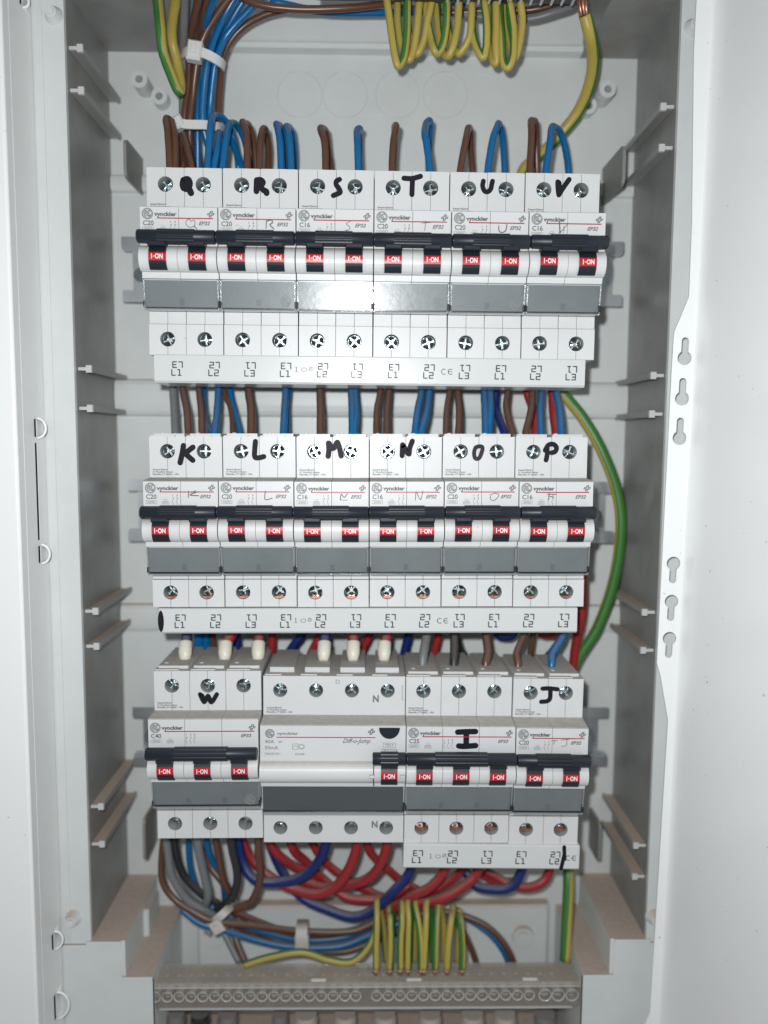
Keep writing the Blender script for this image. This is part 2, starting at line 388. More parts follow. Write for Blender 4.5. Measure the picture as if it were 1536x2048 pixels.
# raised edge line of the rim
for x_ in (-158, 158):
    b = MB(); b.box(x_-0.6, x_+0.6, -351, 205, ZR-0.1, ZR+0.5); eb('rim_bead', M['box'], b)
for px, py in ((103, 25), (1390, 50), (143, 1842), (1312, 1840)):
    q = at(px, py, ZR+3); b = MB(); b.cyl((q.x, q.y), 4.6, ZR-0.5, ZR+4.5, r1=2.6, n=28); b.cyl((q.x, q.y), 2.0, ZR+4.4, ZR+5.4, r1=1.7, n=20); eb('rim_stud', M['box'], b)
# guide ribs along the side walls
for pts in (((175, 97), (180, 182), (195, 738), (200, 817), (207, 1222), (211, 1292), (208, 1612), (207, 1687)),
            ((1315, 214), (1309, 296), (1290, 751), (1284, 828), (1272, 1224), (1268, 1300), (1258, 1690), (1253, 1752))):
    for px, py in pts:
        q = at(px, py, -13); s = -1 if q.x < 0 else 1; x = XL if s < 0 else XR
        b = MB()
        a, c = sorted((x-s*0.2, x-s*6.5)); b.box(a, c, q.y-0.7, q.y+0.7, ZB+0.05, -14)
        a, c = sorted((x-s*4.8, x-s*6.4)); b.box(a, c, q.y-1.5, q.y+1.5, ZB+0.06, -14.25)
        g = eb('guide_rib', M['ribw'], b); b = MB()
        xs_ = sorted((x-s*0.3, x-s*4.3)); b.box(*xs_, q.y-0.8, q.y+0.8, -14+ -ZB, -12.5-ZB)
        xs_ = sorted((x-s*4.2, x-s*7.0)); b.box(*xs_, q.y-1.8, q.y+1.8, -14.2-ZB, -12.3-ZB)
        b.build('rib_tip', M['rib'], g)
# hollow screw posts
for px, py, L_ in ((278, 158, 14), (318, 192, 9), (1216, 178, 15), (1178, 211, 8)):
    q = at(px, py, ZB+L_); b = MB()
    b.cyl((q.x, q.y), 4.5, ZB, ZB+L_, n=28, cap1=False)
    n = 28; vs = [(q.x+r*math.cos(6.2832*i/n), q.y+r*math.sin(6.2832*i/n), z) for r, z in ((4.5, ZB+L_), (2.0, ZB+L_), (1.8, ZB+L_-8)) for i in range(n)]
    b.add(vs, [[k*n+i, k*n+(i+1) % n, (k+1)*n+(i+1) % n, (k+1)*n+i] for k in (0, 1) for i in range(n)])
    b.cyl((q.x, q.y), 6.2, ZB, ZB+0.7, n=28); eb('screw_post', M['box'], b)
# standing tabs that carried the inner cover
for f, bk, y0, y1, yb0, yb1 in ((250, 284, 281, 350, 318, 390), (1248, 1206, 297, 372, 338, 412), (288, 312, 1700, 1640, 1680, 1600), (1200, 1180, 1720, 1650, 1690, 1615)):
    qb = at(bk, (yb0+yb1)/2, ZB); X = qb.x
    Zf = ZB
    for k in range(200):
        Zf = ZB+k*0.35
        q = at(f, (y0+y1)/2, Zf)
        if abs(q.x) < abs(X): break
    ya, yb_ = at(bk, yb0, ZB).y, at(bk, yb1, ZB).y
    ya, yb_ = min(ya, yb_), max(ya, yb_)
    prof = [(ya, ZB), (ya, Zf-3), (ya+1, Zf-1), (ya+3, Zf), (yb_-3, Zf), (yb_-1, Zf-1), (yb_, Zf-3), (yb_, ZB)]
    b = MB(); b.prism(prof, X-0.8, X+0.8); eb('standing_tab', M['tabm'], b)

# ------------------------------------------------------------------ outer metal frame at the left
fr = thing('metal_door_frame', 'white metal frame along the left edge, its grey inner flange pierced by slots', 'frame', (-162, -100, ZR))
def fb(name, m, bm, parent=fr, o=(-162, -100, ZR)):
    bm.v = [(p[0]-o[0], p[1]-o[1], p[2]-o[2]) for p in bm.v]; return bm.build(name, m, parent)
XF = -162.3; ZW = 23.5
b = MB(); b.box(-330, XF-1.2, -480, 240, ZW-1.2, ZW)
prof = [(XF-1.2, ZW), (XF-0.4, ZW-0.25), (XF, ZW-1.2), (XF-1.2, ZW-1.2)]
b.add([(x, y, z) for y in (-480, 240) for x, z in prof], [[0, 1, 5, 4], [1, 2, 6, 5]], 0, True); fb('front_sheet', M['door'], b)
zs = (1.6, 4.4)
gaps = []
for py0, py1 in ((-14, 10), (838, 874), (886, 1080), (1092, 1126), (1868, 1900), (1990, 2040)):
    gaps.append((at(80, py1, 3).y, at(80, py0, 3).y))
gaps.sort()
b = MB(); b.box(XF-0.35, XF, -480, 240, zs[1], ZW-1.25); b.box(XF-0.35, XF, -480, 240, ZR+0.6, zs[0])
y = -480
for g0, g1 in gaps: b.box(XF-0.35, XF, y, g0, zs[0]+0.001, zs[1]-0.001); y = g1
b.box(XF-0.35, XF, y, 240, zs[0]+0.001, zs[1]-0.001); fb('side_flange', M['flange'], b)
b = MB(); b.box(XF-1.0, XF+0.12, -480, 240, ZW-7.5, ZW-7.2); fb('bend_crease', M['flange'], b)
b = MB(); b.box(-167, -166, -480, 240, -60, ZW-2); fb('dark_slot_backing', M['seam'], b)  # dark sheet added behind the slots so they look black
for i, (g0, g1) in enumerate(gaps):
    if g1-g0 > 15: continue
    c, r = (g0+g1)/2, (g1-g0)/2+0.4
    P = [(XF+0.2+r*0.80*math.sin(t/14*math.pi), c+r*math.cos(t/14*math.pi), zs[0]-1.0*math.sin(t/14*math.pi)) for t in range(15)]
    b = MB(); b.tube(P, 0.62, 8); lp = fb('slot_lip', M['door'], b)
    b = MB(); b.add([(x+(-0.1), y_, z-0.3) for x, y_, z in P]+[(XF, y_, zs[0]-7) for x, y_, z in P], [[k, k+1, 16+k, 15+k] for k in range(14)], 0, True)
    b.v = [(p[0]+162, p[1]+100, p[2]-ZR) for p in b.v]; b.build('louvre_hood', M['flange'], lp)

# ------------------------------------------------------------------ open door at the right
q0 = at(1424, 0, 4); q1 = at(1323, 1880, 4); ang = math.atan2(q1.x-q0.x, q0.y-q1.y)
door = thing('cabinet_door', 'white metal cabinet door swung open at the right, keyhole slots along its folded edge', 'door', ((q0.x+q1.x)/2, (q0.y+q1.y)/2, 4), ang)
om = Vector(((q0.x+q1.x)/2, (q0.y+q1.y)/2, 4))
def loc_d(px, py):
    v = at(px, py, 4)-om; return v.x*math.cos(ang)+v.y*math.sin(ang), -v.x*math.sin(ang)+v.y*math.cos(ang)
oa = math.radians(16)
b = MB(); D = 190
pr = [(0, 0), (0.9, 0.25), (1.5, 1.2), (1.5+D*math.sin(oa), 1.2+D*math.cos(oa)), (2.7+D*math.sin(oa), 0.9+D*math.cos(oa)), (2.8, -0.9), (0, -1.1)]
vs = [(x, y, z) for y in (-320, 340) for x, z in pr]; n = len(pr)
b.add(vs, [[i, i+1, n+i+1, n+i] for i in range(n-1)]); b.build('door_panel', M['door'], door)
# folded edge with six keyholes
E_ = [(1404, -200), (1388, 100), (1384, 450), (1378, 594), (1347, 668), (1314, 1326), (1321, 1352), (1336, 1440), (1300, 2028), (1282, 2070), (1270, 2300)]
edge = [loc_d(*e) for e in E_]
keys = [loc_d(1369, 716), loc_d(1364, 797), loc_d(1359, 876)], [loc_d(1347, 1127), loc_d(1343, 1203), loc_d(1339, 1277)]
def edge_x(y):
    for (xa, ya), (xb_, yb_) in zip(edge, edge[1:]):
        if yb_ <= y <= ya: return xa+(xb_-xa)*(ya-y)/(ya-yb_)
    return edge[0][0] if y > edge[0][1] else edge[-1][0]
RB, RS, HT = 3.4, 1.75, 8.2
def key_outline(kx, ky, up):
    pts = []; a0 = math.asin(RS/RB)
    for i in range(21):
        a = math.pi/2+a0+(2*math.pi-2*a0)*i/20; pts.append((RB*math.cos(a), RB*math.sin(a)))
    for i in range(9):
        a = math.pi*i/8; pts.append((RS*math.cos(a), HT+RS*math.sin(a)))
    return [(kx+x, ky+(y if up else -y)) for x, y in pts]
b = MB(); ys = sorted(set([e[1] for e in edge]))
cuts = []
for g, up in zip(keys, (True, False)):
    for kx, ky in g: cuts.append((kx, ky, up, ky+(-5.5 if up else -12), ky+(12 if up else 5.5)))
cuts.sort(key=lambda c: c[3])
def strip_seg(ya, yb_):
    yy = [ya]+[y for y in ys if ya < y < yb_]+[yb_]
    for a, c in zip(yy, yy[1:]):
        xa, xc = edge_x(a), edge_x(c)
        vs = [(xa, a, 0), (0, a, 0), (0, c, 0), (xc, c, 0), (xa, a, -1.1), (0, a, -1.1), (0, c, -1.1), (xc, c, -1.1)]
        b.add(vs, [[0, 1, 2, 3], [7, 6, 5, 4], [0, 3, 7, 4]])
y = edge[-1][1]
for kx, ky, up, ya, yb_ in cuts:
    strip_seg(y, ya); y = yb_
    rect = [(edge_x(ya), ya), (0, ya), (0, yb_), (edge_x(yb_), yb_)]
    out = key_outline(kx, ky, up); k = len(out)
    cxk, cyk = kx, ky+(2 if up else -2)
    ring = []
    for x, yv in out:
        dx, dy = x-cxk, yv-cyk; best = None
        for i in range(4):
            (x0, y0), (x1, y1) = rect[i], rect[(i+1) % 4]
            den = dx*(y1-y0)-dy*(x1-x0)
            if abs(den) < 1e-9: continue
            t = ((x0-cxk)*(y1-y0)-(y0-cyk)*(x1-x0))/den; uu = ((x0-cxk)*dy-(y0-cyk)*dx)/den
            if t > 0 and -1e-6 <= uu <= 1+1e-6 and (best is None or t < best): best = t
        ring.append((cxk+dx*best, cyk+dy*best))
    # corners of the rectangle belong to the ring too
    vs = [(x, yv, 0) for x, yv in out]+[(x, yv, 0) for x, yv in ring]+[(x, yv, -1.4) for x, yv in out]
    fs = [[i, (i+1) % k, k+(i+1) % k, k+i] for i in range(k)]+[[i, 2*k+i, 2*k+(i+1) % k, (i+1) % k] for i in range(k)]
    b.add(vs, fs)
    # fill the four corner triangles between neighbouring ring points on different edges
    for cxr, cyr in rect:
        best = None
        for i in range(k):
            a, c = ring[i], ring[(i+1) % k]
            cr = (a[0]-cxk)*(cyr-cyk)-(a[1]-cyk)*(cxr-cxk); cr2 = (c[0]-cxk)*(cyr-cyk)-(c[1]-cyk)*(cxr-cxk)
            dt = (a[0]-cxk)*(cxr-cxk)+(a[1]-cyk)*(cyr-cyk)
            if cr*cr2 <= 0 and dt > 0: best = i
        if best is not None:
            a, c = ring[best], ring[(best+1) % k]; b.add([(a[0], a[1], 0), (c[0], c[1], 0), (cxr, cyr, 0)], [[0, 1, 2]])
    b.add([(rect[0][0], ya, 0), (rect[3][0], yb_, 0), (rect[3][0], yb_, -1.1), (rect[0][0], ya, -1.1)], [[0, 1, 2, 3]])
strip_seg(y, edge[0][1])
b.build('folded_edge', M['door'], door)

# ------------------------------------------------------------------ DIN rails
ROWS = [dict(Y=0.0, dx=0.83, z=1.24, roll=-0.004, lb=-45.0, sh=-30.3, su=34.9, sl=-37.4),
        dict(Y=-125.8, dx=-0.67, z=0.0, roll=0.0041, lb=-42.3, sh=-28.5, su=35.2, sl=-35.0),
        dict(Y=-246.8, dx=-0.16, z=2.09, roll=-0.0154, lb=-44.7, sh=-30.0, su=35.0, sl=-37.0)]
for k, (r, nm) in enumerate(zip(ROWS, ('upper', 'middle', 'lower'))):
    Yc = at(260, (541, 1020, 1470)[k], -58).y
    t = thing('din_rail', f'galvanised steel mounting rail behind the {nm} row of breakers', 'mounting rail', (0, Yc, -63), 0, 'mounting rails')
    b = MB()
    for s in (-1, 1):
        b.prism([(s*17.5, 7), (s*17.5, 8), (s*12, 8), (s*12, 1), (s*11, 1), (s*11, 7)] if s > 0 else [(s*11, 7), (s*11, 1), (s*12, 1), (s*12, 8), (s*17.5, 8), (s*17.5, 7)], -137, 139)
    b.box(-133, 135, -12, 12, 0, 1.0); b.build('rail_profile', M['rail'], t)
    for x in (-128, 129):
        b = MB(); b.cyl((x, -2), 4, 1, 3.5, n=20); b.cyl((x, -2), 2.2, 3.4, 4.6, n=16); b.build('fixing_screw', M['steel'], t)

# ------------------------------------------------------------------ parts shared by the breakers
def screw_mesh(r=3.15):
    b = MB(); b.cyl((0, 0), r, -6, -0.9, 0, n=28)
    b.box(-r*0.93, r*0.93, -0.26, 0.26, -0.95, -0.72, 1); b.box(-0.25, 0.25, -r*0.72, r*0.72, -0.95, -0.73, 1); b.box(1.0, r*0.97, -0.48, 0.48, -0.95, -0.60, 1); b.box(-0.7, 0.7, -0.7, 0.7, -0.95, -0.66, 1)
    for q in range(4):
        hw1, hw2 = (0.62, 0.34) if q % 2 == 0 else (0.34, 0.62)
        a0 = q*math.pi/2; pts = [(0.42, 0.42)]
        x = r*0.97
        aa = math.asin(0.26/x); bb = math.pi/2-math.asin(0.44/x)
        arc = [(x*math.cos(aa+(bb-aa)*i/6), x*math.sin(aa+(bb-aa)*i/6)) for i in range(7)]
        poly = [(0.85, 0.26)]+arc+[(0.44, 0.85)]
        if q % 2: poly = [(y, x_) for x_, y in poly][::-1]
        poly = [(px*math.cos(a0)-py*math.sin(a0), px*math.sin(a0)+py*math.cos(a0)) for px, py in poly]
        def dome(px, py): return 0.15-0.11*(px*px+py*py)
        n = len(poly); cx = sum(p_[0] for p_ in poly)/n; cy = sum(p_[1] for p_ in poly)/n
        inset = [(cx+(px-cx)*0.80, cy+(py-cy)*0.80) for px, py in poly]
        vs = [(px, py, -1.0) for px, py in poly]+[(px, py, dome(px, py)-0.28) for px, py in poly]+[(px, py, dome(px, py)) for px, py in inset]+[(cx, cy, dome(cx, cy)+0.03)]
        fs = [[i, (i+1) % n, n+(i+1) % n, n+i] for i in range(n)]+[[n+i, n+(i+1) % n, 2*n+(i+1) % n, 2*n+i] for i in range(n)]+[[2*n+i, 2*n+(i+1) % n, 3*n] for i in range(n)]
        b.add(vs, fs, 0, False)
    o = b.build('terminal_screw', [M['steel'], M['slot']]); me = o.data; bpy.data.objects.remove(o); return me
SCREW = screw_mesh()
YD, RD, ZD = -2.2, 6.2, 9.9          # drum of the toggles: axis height, radius, depth
def drum(y, off=0.0):
    q = (RD+off)**2-(y-YD)**2
    return ZD+math.sqrt(max(q, 0.01))
def arc(y0, y1, off, n=10): return [(y0+(y1-y0)*i/n, drum(y0+(y1-y0)*i/n, off)) for i in range(n+1)]
def toggle(par, cx, dy=0.0):
    b = MB(); a = arc(4.4, -7.7, 0.65)
    b.prism(a+[(-7.7, 8), (4.4, 8)], cx-4.0, cx+4.0); b.rbox(cx-4.0, cx+4.0, 2.2, 5.6, 10, 18.3, 0.5)
    t = b.build('toggle', M['black'], par)
    y0, y1 = -0.3+dy, -4.0+dy
    b = MB(); b.prism(arc(y0, y1, 0.78, 6)+[(y1, 9), (y0, 9)], cx-3.95, cx+3.95); b.build('red_band', M['redband'], t)
    b = MB(); zt = ZD+RD+0.95
    b.box(cx-2.55, cx-2.2, YD-1.15+dy, YD+1.2+dy, zt-0.1, zt); b.box(cx-1.75, cx-1.05, YD-0.17+dy, YD+0.17+dy, zt-0.1, zt)
    b.text('ON', cx-0.85, YD-1.0+dy, zt, 2.15, 3.6, bold=0.03); b.build('on_lettering', M['white'], t)
def bar(par, x0, x1, g0, g1):
    yc, zc, r = 6.6, 16.6, 3.05
    b = MB()
    for k, (xa, ra) in enumerate(((x0, r-0.45), (x0+0.5, r), (x1-0.5, r), (x1, r-0.45))):
        vs = [(xa, yc+ra*math.cos(6.2832*i/24), zc+ra*math.sin(6.2832*i/24)) for i in range(24)]
        o = len(b.v); b.v += vs
        if k:
            for i in range(24): b.f.append([o-24+i, o-24+(i+1) % 24, o+(i+1) % 24, o+i]); b.mi.append(0); b.sm.append(True)
        if k in (0, 3): b.f.append([o+i for i in range(24)]); b.mi.append(0); b.sm.append(False)
    t = b.build('toggle_bar', M['black'], par)
    prof = []
    for i in range(48):
        a = 2*math.pi*i/48; rr = 3.42-(0.28 if (i % 4 in (0, 1) and 4 < i < 26) else 0)
        prof.append((yc+rr*math.cos(a), zc+rr*math.sin(a)))
    b = MB(); b.prism(prof, g0, g1); b.build('ribbed_grip', M['black'], t)
def monogram(b, x, y, r, z, mi=0):
    for rr, w_ in ((r, 0.32), (r*0.82, 0.2)):
        b.stroke([(x+rr*math.cos(6.2832*i/24), y+rr*math.sin(6.2832*i/24)) for i in range(24)], w_, z, mi, 6, True)
    k = r/2.5
    for pts in ([(-0.2, 1.1), (-0.7, 1.5), (-1.3, 1.0), (-1.5, 0), (-1.2, -1.1), (-0.6, -1.3), (-0.2, -0.7), (-0.3, 0.1), (-0.9, 0.2), (-1.0, -0.4)],
                [(1.3, 1.0), (0.9, 1.5), (0.4, 1.2), (0.4, 0.5), (0.9, 0.15), (0.3, -0.1), (0.2, -0.9), (0.7, -1.4), (1.3, -1.1), (1.6, -0.4)],
                [(-0.9, 0.9), (-0.4, 0.5), (0.2, 0.9)], [(0.8, -0.5), (1.0, -0.9), (0.6, -1.0)]):
        b.stroke([(x+px*k, y+py*k) for px, py in pts], 0.34*k, z, mi, 6)
def diamonds(b, x, y, z, s=1.0, mi=0):
    for dx, dy in ((0, 1), (0, -1), (1, 0), (-1, 0)):
        cx, cy = x+(dx*0.95+dy*0.25)*s, y+(dy*0.95)*s
        q = [(-0.6, -0.35), (0.3, -0.35), (0.6, 0.35), (-0.3, 0.35)]
        b.stroke([(cx+px*s, cy+py*s) for px, py in q], 0.36*s, z, mi, 6, True)
def frame_(b, x0, x1, y0, y1, z, w_=0.14, mi=0): b.stroke([(x0, y0), (x1, y0), (x1, y1), (x0, y1)], w_, z, mi, 5, True)
def face_print(par, W, zf, amp, model, row, poles, big=None):
    'everything printed on the raised front'
    b = MB(); z = zf+0.04
    y0 = 0.0
    monogram(b, 3.7, 17.9, 2.4, z)
    b.text('vynckier', 6.7, 16.95, z, 1.8, 10.4, bold=0.045)
    diamonds(b, W-3.2, 18.0, z)
    b.text(model, W-8.8, 13.05, z, 1.6, 5.2, shear=0.35, bold=0.03)
    b.text(amp, 1.6, 12.7, z, 2.15, 4.9, bold=0.02)
    b.text('3000', 2.1, 10.65, z, 1.05, 3.6, mi=1); frame_(b, 1.4, 6.4, 10.4, 11.95, z, 0.13, 1)
    frame_(b, 9.2, 12.4, 10.2, 11.5, z, 0.13, 1); frame_(b, 10.1, 11.5, 11.6, 12.5, z, 0.12, 1); b.text('6000', 9.5, 10.5, z, 0.7, 2.5, mi=1)
    xs = 14.4 if poles == 2 else 18.9
    for k in range(poles):
        x = xs+k*1.9
        b.text(str(2*k+1), x-0.25, 13.9, z, 0.9, mi=0, bold=0.03); b.text('x', x-0.3, 12.7, z, 0.9, mi=0, bold=0.03)
        b.stroke([(x, 12.4), (x-0.55, 11.3), (x+0.05, 10.6), (x+0.05, 9.8)], 0.17, z, 1, 5)
    b.build('printed_markings', [M['ink'], M['inkl']], par)
    b = MB(); b.box(8.1, W-2.1, 15.75, 16.25, zf-0.05, zf+0.035); b.build('red_line', M['redline'], par)
def address(par, x, z, y=26.0):
    b = MB()
    for k, (tx, wd_) in enumerate((('General Electric', 7.6), ('41 Woodford Avenue', 9.9), ('Plainville, CT 06062 – USA', 13.0))):
        b.text(tx, x, y-1.15*k-0.3, z+0.03, 0.78, wd_, bold=0.04)
    b.build('maker_address', M['inkl'], par)

GLY = {  # hand-written marker strokes, mm, origin at the glyph centre
 'Q': ([[(-1.6, 2.4), (-1.9, 0.5), (-1.5, -1.0)], [(-1.5, 2.6), (0.4, 3.0), (1.3, 1.5), (0.9, -0.5), (-0.6, -1.4)], [(-0.9, 1.0), (0.2, 1.6), (0.2, 0.0)], [(-0.3, 0.6), (1.0, -1.4), (1.9, -3.2)]], 2.3, 'marker'),
 'R': ([[(-2.0, 2.9), (-2.2, -2.2)], [(-1.9, 2.9), (-0.2, 3.0), (0.9, 1.8), (-0.4, 0.6), (-1.6, 0.5)], [(-0.6, 0.6), (0.8, -1.4), (2.4, -2.2), (2.6, -3.0)]], 2.1, 'marker'),
 'S': ([[(1.0, 3.6), (-0.4, 2.8), (-0.6, 1.2), (0.6, -0.4), (1.4, -2.2), (0.2, -3.0), (-1.9, -3.9)]], 1.8, 'marker'),
 'T': ([[(-3.9, 3.5), (0.0, 3.4), (4.0, 4.5)], [(0.2, 3.2), (0.1, 0.0), (0.0, -4.0)]], 1.8, 'marker'),
 'U': ([[(-2.0, 2.6), (-2.3, 0.2), (-1.3, -2.0), (0.3, -2.3), (1.6, -1.0), (2.0, 1.0), (2.4, 2.6)]], 1.7, 'marker'),
 'V': ([[(-2.2, 3.0), (-2.0, 0.0), (-1.5, -3.0)], [(-1.5, -3.0), (0.4, 0.2), (3.2, 4.2)], [(-1.6, 2.6), (-1.0, -1.6)]], 1.8, 'marker'),
 'K': ([[(-1.2, 4.0), (-1.8, 0.5), (-3.0, -4.4)], [(3.4, 3.2), (0.8, 1.2), (-1.4, -0.4)], [(-0.4, 0.2), (1.4, -1.6), (3.2, -3.2)]], 2.0, 'marker'),
 'L': ([[(-1.4, 4.0), (-1.8, 0.0), (-1.8, -3.6), (0.2, -4.0), (2.6, -3.4)]], 1.9, 'marker'),
 'M': ([[(-3.0, -3.4), (-2.6, 0.0), (-2.8, 3.0)], [(-2.6, 3.0), (-0.6, 0.4), (1.4, 3.4)], [(1.6, 3.4), (2.6, 0.5), (3.4, -3.2)]], 2.0, 'markerf'),
 'N': ([[(-2.4, -3.0), (-2.2, 2.4)], [(-2.0, 2.2), (0.2, -1.6), (1.0, -2.0)], [(1.0, -2.2), (1.4, 1.0), (2.6, 4.2)]], 1.9, 'marker'),
 'O': ([[(-1.2, 2.4), (-1.9, 0.0), (-1.4, -2.8), (0.4, -3.0), (1.7, -0.5), (2.2, 2.4), (0.6, 3.0), (-1.2, 2.4)]], 1.5, 'markerf'),
 'P': ([[(-1.6, 2.0), (-1.5, -1.0), (-2.0, -4.0)], [(-2.6, 0.8), (-1.0, 3.4), (1.4, 3.8), (3.0, 2.2), (2.4, 0.2), (0.6, -0.4)]], 1.8, 'marker'),
 'W': ([[(-4.2, 2.0), (-2.6, -1.6), (-1.8, -1.6), (-0.2, 1.2), (1.0, -1.8), (2.0, -1.6), (4.2, 2.0)], [(-3.4, 1.6), (-2.0, -1.0)]], 1.7, 'marker'),
 'I': ([[(-3.8, 3.4), (0.2, 3.6), (4.4, 3.7)], [(0.2, 3.4), (0.2, -2.8)], [(-3.2, -3.2), (-0.6, -3.4), (4.6, -3.0)]], 2.0, 'marker'),
 'J': ([[(-3.0, 3.2), (0.0, 3.4), (4.6, 3.0)], [(1.0, 3.0), (1.0, -1.6), (-0.4, -3.2), (-3.4, -3.6)]], 1.7, 'marker')}
def letter(par, ch, x, y, z, k=1.0):
    st, wd_, mk = GLY[ch]; b = MB()
    for s_ in st:
        pp = [p_.to_2d() for p_ in spline([(a, c, 0) for a, c in s_], 4)] if len(s_) > 2 else [Vector(p_) for p_ in s_]
        b.stroke([(x+p_[0]*k, y+p_[1]*k) for p_ in pp], wd_*k*1.36, z+0.03)
    b.build('marker_letter', M[mk], par)
PEN = {'Q': [[(1.2, -2.0), (2.6, -3.8)], [(0, 0), (-1.4, 1.0), (-2.6, 0), (-2.4, -1.6), (-1.0, -2.6), (0.8, -2.2), (1.6, -0.8), (1.0, 0.8), (0, 0)]], 'R': [[(-1.6, 0.8), (-1.8, -2.6)], [(-1.5, 0.6), (0.6, 1.2), (1.2, 0), (0, -1.0), (1.8, -2.8)]],
 'S': [[(1.4, 1.2), (-0.8, 0), (0.8, -1.4), (0.4, -2.8), (-1.4, -3.0)]], 'T': [[(-1.8, 0.8), (2.6, 1.2)], [(0, 1.8), (-0.4, -2.6)]], 'U': [[(-2.0, 0.2), (-1.8, -2.2), (-0.4, -2.8), (1.2, -2.0), (1.8, 0.8)]],
 'V': [[(-1.8, 2.2), (-1.4, -2.8)], [(-1.4, -2.8), (2.4, 1.6)]], 'K': [[(-2.2, 1.8), (-2.4, -1.4)], [(2.4, 1.6), (-1.6, 0), (2.6, -0.4)], [(-1, 1.2), (1.2, 2.0)]], 'L': [[(-1.6, 1.8), (-1.8, -2.2), (1.6, -1.6)]],
 'M': [[(-1.8, -2.2), (-1.4, 0.6), (0, -1.0), (1.6, 0.8)], [(-2.0, -2.2), (1.6, -2.4)]], 'N': [[(-1.8, -2.4), (-1.4, 1.4), (0.6, -2.2), (1.8, 2.0)]], 'O': [[(-1.6, 0.2), (-1.8, -1.6), (-0.4, -2.8), (1.6, -1.4), (2.2, 0.2), (0.4, 0.8), (-1.6, 0.2)]],
 'P': [[(-1.4, 1.0), (-1.8, -2.4)], [(-2.4, 0.6), (2.0, 0.4)], [(-1.4, -0.4), (0.8, -1.0)]], 'J': [[(-1.6, 0.6), (2.6, 1.2)], [(1.2, 1.0), (1.0, -2.0), (-1.4, -2.6)], [(-6.4, 0.2), (-3.6, 0.4)], [(-5.0, 0.4), (-5.2, -1.6)]]}

def shoulder(b, x0, x1, y0, y1, z, sy, hole=3.55, step=None, split=True, depth=40.0):
    'one pole of a terminal shoulder: two half shells with the screw well between them'
    cx = (x0+x1)/2; g = 0.075 if split else 0.0
    for h, xa, xb_ in ((-1, x0, cx-g), (1, cx+g, x1)):
        ya, yb_ = y0, y1
        if step is not None: yb_ = step-0.06
        b.hole_plate(xa, xb_, ya, yb_, z, cx-g if h < 0 else cx+g, sy, hole, 9.0, h, 0, 1, 16)
        b.box(xa, xb_, ya, yb_, z-depth, z, 0, skip=('f', 'r' if h < 0 else 'l'))
        if step is not None: b.box(xa+0.05, xb_-0.05 if h > 0 else xb_, step+0.2, y1, z-depth, z-0.8, 0)
    b.cyl((cx, sy), hole, z-9.2, z-9.0, 1, 24)

